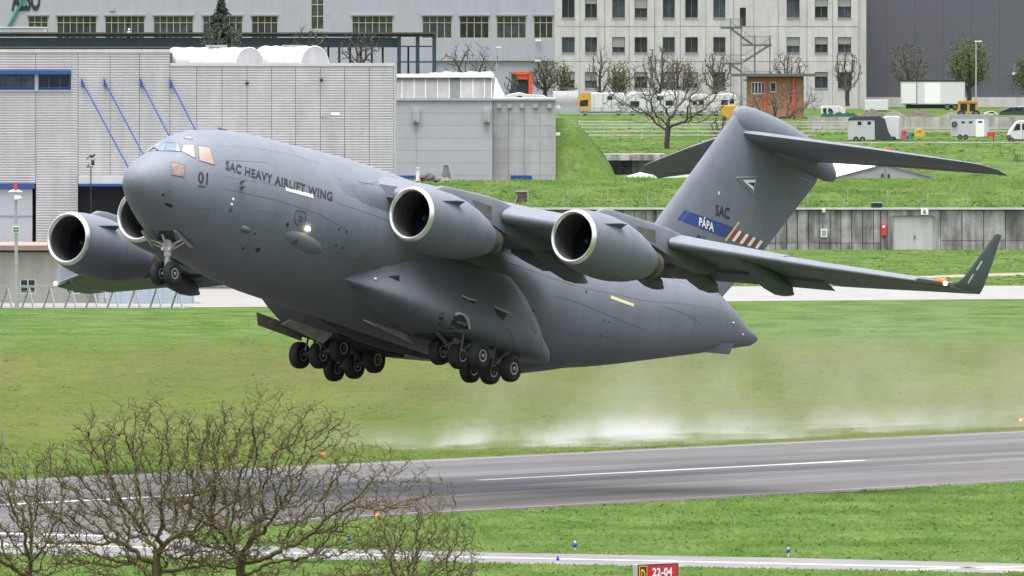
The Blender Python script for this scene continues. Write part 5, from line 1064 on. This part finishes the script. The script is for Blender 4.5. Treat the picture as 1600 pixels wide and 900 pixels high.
for i, (u0, u1, vt, lb) in enumerate(((1340, 1385, 170, 'leftmost brown soil heap behind the yard wall'), (1378, 1418, 171, 'middle grey brown soil heap below the white truck box'), (1408, 1462, 170, 'largest gravel heap in front of the truck box'), (1470, 1502, 173.5, 'small dark heap at the loader bucket'))):
    D = 1452+i*3; r_ = random.Random(20+i); m = MB(); c = at((u0+u1)/2, 186, D); rx = (u1-u0)/2*D/F*1.25; hz = (186-vt)*D/F; R = []
    for k in range(7): q = k/6; R.append([c+Vector((rx*(1-q)**.8*math.cos(t)*r_.uniform(.9,1.1), 2.2*(1-q)**.8*math.sin(t), hz*q*r_.uniform(.92,1.05))) for t in [2*math.pi*j/16 for j in range(16)]])
    m.loft(R); o = m.build('soil_heap', mat('soil%d' % (i % 2), ((.055,.045,.036), (.085,.078,.07))[i % 2], .95, var=.4, scale=2, bump=.5, bscale=6), None, off=(0,0,0)); tag(o, lb, 'soil heap', 'heaps in the yard')
TC = MB(); r_ = random.Random(9); D = 1449; pts = [(1283+5*k, 181-abs(math.sin(k*1.7))*5-r_.random()*3) for k in range(12)]; TC.extr([at(1280, 186, D)]+[at(u, v, D) for u, v in pts]+[at(1345, 186, D)], (0, 2, 0)); tag(TC.build('green_tarpaulin', mat('green tarp', (.035, .10, .075), .7, var=.3, scale=1), None, off=(0,0,0)), 'crumpled dark green tarpaulin over stacked goods beside the pickup', 'tarpaulin')
for nm, lb, col, pts in (('pink_bundle', 'pink plastic bundle on the grass beside the horse trailer', (.45,.05,.12), [(1408,217),(1409,206),(1413,202),(1417,206),(1416,212),(1420,216)]), ('green_sheet_bundle', 'teal green plastic sheet bundle next to the pink one', (.03,.20,.13), [(1414,220),(1420,208),(1426,205),(1429,208),(1427,218),(1422,220)]), ('yellow_mower', 'yellow and black garden machine behind the green bundle', (.5,.32,.03), [(1426,213),(1430,203),(1437,200),(1444,205),(1446,211),(1440,214)])):
    m = MB(); m.extr([at(u, v, 1378) for u, v in pts], (0, .7, 0)); T_ = thing(nm, lb, 'bundle' if 'bundle' in nm else 'machine', at(pts[0][0], pts[0][1], 1378)); m.build('body', mat(nm, col, .6, var=.25, scale=3), T_)
    m = MB(); m.ball(at(pts[2][0], pts[2][1]+4, 1378.2), .28, sc=(1.3, 1, .8)); m.build('lump', mat(nm+' fold', tuple(c*.6 for c in col), .7), T_)
m = MB(); RBX = thing('red_marker_board', 'small red board on a stake beside pale horse trailer', 'marker', at(1552, 226, 1374)); m.pbox(1542.5, 206.5, 1555, 213, 1374, .1); m.build('board', M_RED, RBX); m = MB(); m.pbox(1551.5, 213.1, 1553, 228, 1374, .1); m.build('stake', M_BARK, RBX)
def street_lamp(label, u, vt, vb, D, arm):
    T_ = thing('street_lamp', label, 'street lamp', at(u, vb, D), 'street lamps in the yard'); m = MB(); m.tube([at(u, vb, D), at(u, vt, D)], [.13, .08], 8); m.build('pole', M_STEEL, T_, smooth=40); m = MB(); m.bar(at(u-2, vt, D), at(u+arm, vt-.4, D), .25, .14); m.build('lamp_head', M_WHITE, T_)
street_lamp('tall grey lamp post before the slate warehouse', 1525, 64.5, 175, 1530, 9); street_lamp('lamp post beside the lantern roofed grey building', 776.5, 74, 160, 1420, 7); street_lamp('slim lamp post in front of the lavender building, by its concrete neighbour', 1160.5, 90, 175, 1520, 4)
pr = thing('person', 'worker in white helmet and pale yellow vest on canopy roof', 'person', at(201, 56, 1331)); m = MB(); D = 1331
m.loft([[at(201, v, D)+Vector((r*math.cos(t), r*.65*math.sin(t)+.8, 0)) for t in [2*math.pi*i/10 for i in range(10)]] for v, r in ((60,.14),(57,.17),(54,.2),(51,.25),(49.6,.2),(49,.08),(48.2,.07),(47.4,.1),(46,.1),(45.4,.05))])
m.tube([at(198.6, 50.3, D)+Vector((0,.8,0)), at(196.8, 53.5, D)+Vector((0,.75,0)), at(198.4, 56, D)+Vector((0,.45,0))], [.08,.065,.045], 6); m.tube([at(203.3, 50.3, D)+Vector((0,.8,0)), at(205, 53.6, D)+Vector((0,.7,0)), at(206.6, 56.5, D)+Vector((0,.5,0))], [.08,.065,.045], 6)
m.build('body', mat('pale vest', (.50, .56, .33), .8), pr, smooth=60); m = MB(); m.ball(at(201.3, 46.2, D)+Vector((0,.78,0)), .15, 10, 6, (1,1,.8)); m.build('helmet', M_WHITE, pr, smooth=60)

# ------------------------------------------------------------------ airfield furniture
def runway_light(label, p, s=1.0):
    T_ = thing('runway_edge_light', label, 'runway light', p, 'runway edge lights'); m = MB(); m.tube([p, p+Vector((0,0,.16*s))], .05*s, 8); m.build('stem', M_STEEL, T_); m = MB(); c = p+Vector((0,0,.27*s)); m.loft([[c+Vector((r*math.cos(t), r*math.sin(t), z)) for t in [2*math.pi*i/12 for i in range(12)]] for r, z in ((.07*s,-.12*s),(.14*s,-.09*s),(.15*s,.0),(.11*s,.09*s),(.03*s,.13*s))]); m.build('lamp', mat('amber runway lamp', (.3,.085,.012), .3, emit=(1,.2,.01), estr=.16), T_, smooth=50)
    m = MB(); m.ball(c+Vector((-.08*s, -.13*s, .02)), .04*s); m.build('glint', mat('lamp glint glow', (1,.9,.7), .3, emit=(1,.7,.35), estr=.6), T_)  # small glowing bead stands in for a glint on the lamp glass
runway_light('amber edge light on the far runway edge beyond tree tops', gr(504, 716, .0), .8); runway_light('amber edge light on the near runway edge among twigs', gr(590, 813), .75); runway_light('amber edge light at the far right on the runway edge', gr(1596, 663), .8)
def taxi_light(label, u, v, s=1.0):
    p = gr(u, v); T_ = thing('taxiway_light', label, 'taxiway light', p, 'blue taxiway edge lights'); m = MB(); m.tube([p, p+Vector((0,0,.14*s))], .03, 6); m.build('stem', M_WHITE, T_); m = MB(); m.ball(p+Vector((0,0,.2*s)), .075*s, 10, 6, (1,1,1.2)); m.build('lens', mat('blue lens', (.01,.04,.35), .2, emit=(.02,.1,.9), estr=.04), T_, smooth=60); m = MB(); m.ball(p+Vector((0,-.03,.29*s)), .035*s); m.build('cap', M_WHITE if s > 1 else M_INK, T_)
taxi_light('blue taxiway light with white cap in the grass above the taxiway', 898.5, 861, 1.2); taxi_light('blue taxiway light on the near edge left of the sign', 871.5, 880.5, .9); taxi_light('blue taxiway light in the grass at right', 1232, 869, 1.05); taxi_light('blue taxiway light on the tip of grass island', 347.5, 836, 1.0); taxi_light('blue taxiway light half hidden by twigs', 545.5, 850, 1.0); taxi_light('blue taxiway light among the left tree branches', 202, 866, .95)
D = 411.0
GS = thing('taxiway_sign', 'taxiway guidance sign with yellow D on black and red 22-04 panel', 'sign', at(1025, 935, D))
m = MB(); m.pbox(989, 882.6, 996.3, 930, D-.01, .32); m.build('end_post', mat('sign post grey', (.33,.345,.37), .5), GS)
m = MB(); m.extr([at(996, 882.8, D), at(1060, 880, D), at(1060, 928, D), at(996, 928, D)], (0, .28, 0)); m.build('cabinet', M_INK, GS)
m = MB(); m.extr([at(998.5, 884.3, D-.012), at(1011.5, 883.8, D-.012), at(1011.5, 924, D-.012), at(998.5, 924, D-.012)], (0, .01, 0)); k1 = m.build('border_panel', mat('sign amber', (.75,.36,.02), .5), GS)
m = MB(); m.extr([at(1000, 885.6, D-.018), at(1010.2, 885.2, D-.018), at(1010.2, 922, D-.018), at(1000, 922, D-.018)], (0, .005, 0)); m.build('black_panel', M_INK, GS)
V, Fc = text_shape('D', .03); m = MB(); m.add([at(1001.6+x*6.6, 905.5-y*16, D-.024) for x, y in V], Fc); m.build('letter', MATS['sign amber'], GS)
m = MB(); m.extr([at(1012.6, 883.6, D-.012), at(1058.6, 881.6, D-.012), at(1058.6, 924, D-.012), at(1012.6, 924, D-.012)], (0, .01, 0)); m.build('red_panel', mat('sign red', (.42,.012,.03), .45), GS)
V, Fc = text_shape('22-04', .03, 1.05); m = MB(); m.add([at(1019.5+x*31, 900-x*1.0-y*12.2, D-.02) for x, y in V], Fc); m.build('lettering', M_WHITE, GS)
for u in (1004, 1050): m = MB(); m.tube([at(u, 928, D+.14), Vector((at(u, 928, D).x, D+.14, 0))], .04, 6); m.build('leg', M_STEEL, GS)

# ------------------------------------------------------------------ trees, grown towards points scattered through each crown
def grow(att, root, step, di, dk, iters, rs, jit=.25, up=.0):
    att = np.array(att); N = [np.array(p, float) for p in root]; par = [-1]+list(range(len(root)-1)); P = np.array(N)
    d = np.linalg.norm(att[:, None]-P[None], axis=2); near = d.argmin(1); dist = d.min(1); alive = np.ones(len(att), bool)
    for it in range(iters):
        m = alive & (dist < di)
        if not m.any():
            if not alive.any(): break
            di *= 1.6
            if it > iters*.8: break
            continue
        ids = near[m]; v = att[m]-P[ids]; v /= np.linalg.norm(v, axis=1)[:, None]+1e-9
        acc = np.zeros((len(P), 3)); np.add.at(acc, ids, v); u = np.unique(ids)
        dr = acc[u]; dr /= np.linalg.norm(dr, axis=1)[:, None]+1e-9; dr += rs.normal(0, jit, dr.shape); dr[:, 2] += up; dr /= np.linalg.norm(dr, axis=1)[:, None]+1e-9
        new = P[u]+dr*step; o = len(P); P = np.vstack([P, new]); par += list(u)
        dn = np.linalg.norm(att[:, None]-new[None], axis=2); k = dn.argmin(1); dm = dn.min(1); b = dm < dist; near[b] = o+k[b]; dist[b] = dm[b]
        alive &= dist > dk
    return P, par
def tree_mesh(P, par, r0, ex, rmax=None, twig=0, rs=None, tl=.15):
    n = len(P); ch = [[] for _ in range(n)]
    for i, p in enumerate(par):
        if p >= 0: ch[p].append(i)
    r = np.zeros(n)
    for i in range(n-1, -1, -1): r[i] = r0 if not ch[i] else sum(r[c]**ex for c in ch[i])**(1/ex)
    if rmax: r = np.minimum(r, rmax)
    big, small = MB(), MB(); stack = [(0, None)]; cut = r.max()*.42
    while stack:
        i, pr_ = stack.pop(); chain = [pr_, i] if pr_ is not None else [i]
        while ch[i]:
            c = max(ch[i], key=lambda k: r[k]); stack += [(k, i) for k in ch[i] if k != c]; chain.append(c); i = c
        if len(chain) < 2: continue
        rr = [float(r[k]) for k in chain]
        if pr_ is not None: rr[0] = rr[1]
        h = next((k for k, x in enumerate(rr) if x < cut), len(rr))
        if h > 1: big.tube([P[k] for k in chain[:h+1]], rr[:h+1], 7, False)
        if h < len(chain)-0: 
            q = max(0, h-1) if h > 1 else 0
            if len(chain)-q > 1: small.tube([P[k] for k in chain[q:]], rr[q:], 4 if rr[q] > r0*3 else 3, False)
    if twig:
        for i in range(n):
            if r[i] < r0*4 and rs.random() < twig:
                p = Vector(P[i]); d = Vector(rs.normal(0, 1, 3)); d.z = abs(d.z)*.7; d.normalize(); l = tl*(.4+rs.random()); q = p+d*l*.6+Vector((0, 0, l*.1)); e_ = q+(d+Vector(rs.normal(0, .4, 3))).normalized()*l*.5
                small.tube([p, q, e_], [r0*.9, r0*.75, r0*.55], 3, False)
    return big, small, r
def leaf_mesh(P, r, r0, n, size, spread, rs):
    m = MB(); idx = np.where(r < r0*3)[0]
    for i in rs.choice(idx, n):
        p = Vector(P[i]+rs.normal(0, spread, 3)); a = Vector(rs.normal(0, 1, 3)).normalized(); b = a.cross(Vector(rs.normal(0, 1, 3))).normalized(); s = size*(.5+rs.random())
        m.add([p-a*s, p-b*s*.6, p+a*s, p+b*s*.6], [(0, 1, 2, 3)])
    return m
def ell(rs, c, rad, n, shell=.5, zmin=-1.0, pw=1.0):
    out = []
    while len(out) < n:
        q = rs.uniform(-1, 1, 3); l = np.linalg.norm(q)
        if l > 1 or l < shell*rs.random() or q[2] < zmin: continue
        out.append(np.array(c)+q*np.array(rad))
    return out
def bare_tree(name, label, group, base, crown, rad, n, step, r0, seed, bark, ex=2.3, rmax=None, shell=.5, zmin=-1., twig=.3, tl=.15, jit=.25, up=0., fork=None, leaves=None, extra=()):
    rs = np.random.default_rng(seed); base = Vector(base); att = ell(rs, crown, rad, n, shell, zmin)
    for c, rd, k in extra: att += ell(rs, c, rd, k, shell, zmin)
    top = Vector(fork) if fork else Vector((base.x, base.y, crown[2]-rad[2]*.75)); k = max(3, int((top-base).length/step/1.5)); root = [base.lerp(top, i/k)+(Vector(rs.normal(0, step*.12, 3)) if 0 < i else Vector()) for i in range(k+1)]
    P, par = grow(att, root, step, step*9, step*1.6, 140, rs, jit, up); big, small, r = tree_mesh(P, par, r0, ex, rmax, twig, rs, tl)
    T_ = thing(name, label, 'tree', base, group); big.build('trunk', bark, T_, smooth=60); small.build('branches', bark, T_)
    if leaves: leaf_mesh(P, r, r0, leaves[0], leaves[1], leaves[2], rs).build('crown', leaves[3], T_, kind='stuff')
    return T_
D = 200.0; k_ = D/F
def fg(u, v, d=0): a = at(u, v, D); return Vector((a.x, D+d, a.z))
def fgt(label, ub, crown, rad, n, seed, fork, extra=(), d=0):
    b = fg(ub, 900, d); b.z = 0
    return bare_tree('bare_tree', label, 'bare trees in the foreground', b, fg(crown[0], crown[1]-12, d), (rad[0]*k_, rad[2], rad[1]*k_), int(n*3.0), .07, .0066, seed, M_BARK, 2.55, .09, .3, -.9, .85, .17, .3, .0, fg(*fork, d), None, [(fg(*c, d), (r[0]*k_, r[2], r[1]*k_), m) for c, r, m in extra])
fgt('spreading leafless tree in the foreground, its crown the left half of the big twig mass', 245, (235, 805), (195, 172, 1.9), 560, 1, (245, 880), [((110, 800), (110, 110, 1.3), 120)])
fgt('tall leafless tree in the foreground, its mossy crown reaching highest and farthest right', 372, (420, 805), (185, 185, 1.9), 560, 2, (375, 872), [((600, 800), (120, 120, 1.3), 150)], .8)
fgt('leafless tree cut off by the left edge of the photo', 40, (0, 840), (125, 140, 1.4), 330, 3, (38, 905), (), 1.2)
fgt('low leafless tree with brushy twigs right of the two big ones', 640, (655, 895), (115, 100, 1.2), 380, 4, (640, 950), (), -.6)

def bg_tree(label, u, vt, vb, D, hw, n, seed, bark=M_BARKG, group='bare street trees by the yard', leaves=None, zc=.5, up=.3, r0=.04, name='street_tree', twig=.5, jit=.18, fork=.25):
    b = at(u, vb, D); t = at(u, vt, D); h = t.z-b.z; w_ = hw*D/F
    return bare_tree(name, label, group, b, (b.x, D, b.z+h*(fork+1)/2), (w_, w_, h*(1-fork)/2*1.05), n, h*.035, r0, seed, bark, 2.2, None, .35, -1., twig, h*.06, jit, up, (b.x, D, b.z+h*fork*.8), leaves)
M_LEAF = mat('fresh spring leaves', (.085, .105, .035), 1, spec=.05, rnd=0); M_LEAF2 = mat('olive budding leaves', (.10, .09, .045), 1, spec=.05)
bg_tree('wide old leafless tree on the slope below the motorhomes', 1043, 92, 246, 1345, 118, 520, 31, M_BARKG, 'bare trees on the slope', None, .5, .02, .03, 'bare_tree', .6, .22, .3)
bg_tree('small leafless tree on the slope right beside the tail fin top', 1215, 128, 215, 1420, 75, 300, 32, M_BARKG, 'bare trees on the slope', None, .5, .05, .026, 'bare_tree', .6, .22, .25)
for i, (u, vt, vb, hw, lf, lb) in enumerate(((938, 76, 168, 22, None, 'upright leafless tree before the office block, above the yellow-fronted van'), (1030, 70, 168, 30, None, 'tall upright leafless tree before the middle of office block'), (1120, 78, 168, 28, None, 'upright leafless tree left of the escape stair foot'), (1232, 78, 172, 34, None, 'leafless tree rising behind the orange hut'), (1324, 76, 166, 25, None, 'vase shaped leafless tree at the right corner of office block'), (1420, 66, 165, 34, (1500, .085, .5, M_LEAF2), 'brown budding tree behind the white truck box'), (1514, 62, 160, 33, (5200, .105, .6, M_LEAF), 'round green budding tree beside the tall lamp post'), (1608, 88, 160, 24, (3400, .105, .55, M_LEAF), 'green budding tree cut by the right edge of the photo'), (968, 98, 168, 22, (1700, .095, .5, M_LEAF), 'low greenish budding tree between two upright leafless trees'), (1062, 92, 168, 24, (1500, .085, .5, M_LEAF2), 'olive budding tree behind the long motorhome'), (852, 92, 160, 24, (1700, .095, .5, M_LEAF2), 'olive brown bush beside the red container'), (880, 100, 160, 14, (700, .13, .4, M_LEAF), 'thin pale green tree at the left corner of office block'))):
    bg_tree(lb, u, vt, vb, 1590-(i % 3)*6, hw, 420, 50+i, M_BARKG, 'street trees by the yard', lf, fork=.22, up=.42)
for i, (u, vt, vb, hw, D_, lb) in enumerate(((348, 22, 110, 36, 1290, 'tangled leafless shrub over the hangar roof below the conifer'), (482, 40, 115, 34, 1300, 'leafless shrub before the canopy, left of two'), (560, 44, 115, 36, 1302, 'leafless shrub before the canopy, right of two'), (735, 66, 140, 48, 1380, 'wide leafless shrub behind the glazed roof lantern'), (800, 110, 165, 14, 1330, 'thin leafless shrub at the slanted white end of the lantern'), (1130, 180, 232, 26, 1400, 'leafless bush on the slope left of tail fin'), (1590, 240, 290, 16, 1290, 'thin bush on the grass slope at the right edge'))):
    bg_tree(lb, u, vt, vb, D_, hw, 230, 80+i, M_BARKG, 'leafless shrubs', None, up=.1, r0=.03, name='leafless_shrub', fork=.12)
def conifer(label, u, vt, vb, D, hw, seed):
    b = at(u, vb, D); h = at(u, vt, D).z-b.z; T_ = thing('conifer_tree', label, 'tree', b); m = MB(); m.tube([b, b+Vector((0, 0, h))], [.25, .03], 8); m.build('trunk', M_BARKG, T_); m = MB(); r_ = random.Random(seed); w_ = hw*D/F
    for k in range(46):
        q = .22+.78*k/46; L_ = w_*(1-q)*1.25*r_.uniform(.6, 1.1)+.15
        for j in range(6):
            a = r_.random()*6.28; o = b+Vector((0, 0, h*q)); d = Vector((math.cos(a), math.sin(a), 0))
            for s in range(14):
                f_ = s/14; p = o+d*L_*f_+Vector((0, 0, .25*L_*f_-.55*L_*f_*f_)); e_ = Vector((r_.gauss(0, 1), r_.gauss(0, 1), r_.gauss(0, .5)-.5)).normalized(); z = .5*(1.15-f_); side = e_.cross(d).normalized()*.16; m.add([p-side, p+side, p+e_*z], [(0, 1, 2)])
    m.build('crown', mat('conifer needles', (.022, .042, .030), .8), T_, kind='stuff'); return T_
conifer('dark conifer standing before lavender building, taller than shrubs', 346, -3, 120, 1310, 62, 3)

# ------------------------------------------------------------------ spray thrown up along the far runway edge
def spray():
    m = bpy.data.materials.new('spray'); m.use_nodes = True; t = m.node_tree; L = t.links.new; t.nodes.clear(); out = t.nodes.new('ShaderNodeOutputMaterial'); v = t.nodes.new('ShaderNodeVolumePrincipled'); v.inputs['Color'].default_value = (.95, .96, .97, 1); v.inputs['Anisotropy'].default_value = .2
    tc = t.nodes.new('ShaderNodeTexCoord'); sx = t.nodes.new('ShaderNodeSeparateXYZ'); L(tc.outputs['Object'], sx.inputs[0])
    def math_(op, a, b):
        n = t.nodes.new('ShaderNodeMath'); n.operation = op
        for i, x in enumerate((a, b)):
            if isinstance(x, (int, float)): n.inputs[i].default_value = x
            else: L(x, n.inputs[i])
        return n.outputs[0]
    def rng_(x, a, b, c=0., d=1.):
        n = t.nodes.new('ShaderNodeMapRange'); n.inputs[1].default_value = a; n.inputs[2].default_value = b; n.inputs[3].default_value = c; n.inputs[4].default_value = d; L(x, n.inputs[0]); return n.outputs[0]
    mp = t.nodes.new('ShaderNodeMapping'); mp.inputs['Scale'].default_value = (.30, .15, .17); mp.inputs['Rotation'].default_value = (.7, 0, 0); L(tc.outputs['Object'], mp.inputs[0]); n = t.nodes.new('ShaderNodeTexNoise'); n.inputs['Scale'].default_value = 1; n.inputs['Detail'].default_value = 5; n.inputs['Roughness'].default_value = .6; L(mp.outputs[0], n.inputs['Vector'])
    wisp = rng_(n.outputs['Fac'], .44, .70); low = math_('MULTIPLY', math_('POWER', rng_(sx.outputs['Z'], 0, 1.5, 1, 0), 2.0), rng_(n.outputs['Fac'], .44, .62)); high = math_('POWER', rng_(sx.outputs['Z'], 0, 7.5, 1, 0), 1.2); ends = math_('MULTIPLY', rng_(sx.outputs['Y'], 2, 8), rng_(sx.outputs['Y'], 14, 60, 1, .08)); ends2 = math_('MULTIPLY', rng_(sx.outputs['Y'], 3, 18), rng_(sx.outputs['Y'], 60, 150, 1, .3)); side = math_('MULTIPLY', rng_(sx.outputs['X'], -16, -8), rng_(sx.outputs['X'], 0, -2.5))
    a = math_('MULTIPLY', math_('MULTIPLY', low, ends), .40); b = math_('MULTIPLY', math_('MULTIPLY', high, ends2), .036)
    d = math_('MULTIPLY', math_('MULTIPLY', math_('ADD', a, b), side), wisp); L(d, v.inputs['Density']); L(v.outputs[0], out.inputs['Volume']); return m
sp = MB(); sp.b2((-16, 0, 0), (0, 150, 7.5)); so_ = sp.build('spray', spray(), None, off=(0, 0, 0), kind='stuff')
_p = gr(748, 712); _a = _p.x*RN.x+_p.y*RN.y; _b = _p.x*RD.x+_p.y*RD.y; so_.rotation_euler = (0, 0, RA-math.pi/2); so_.location = rw(-317.8, _b)+Vector((0, 0, .05))
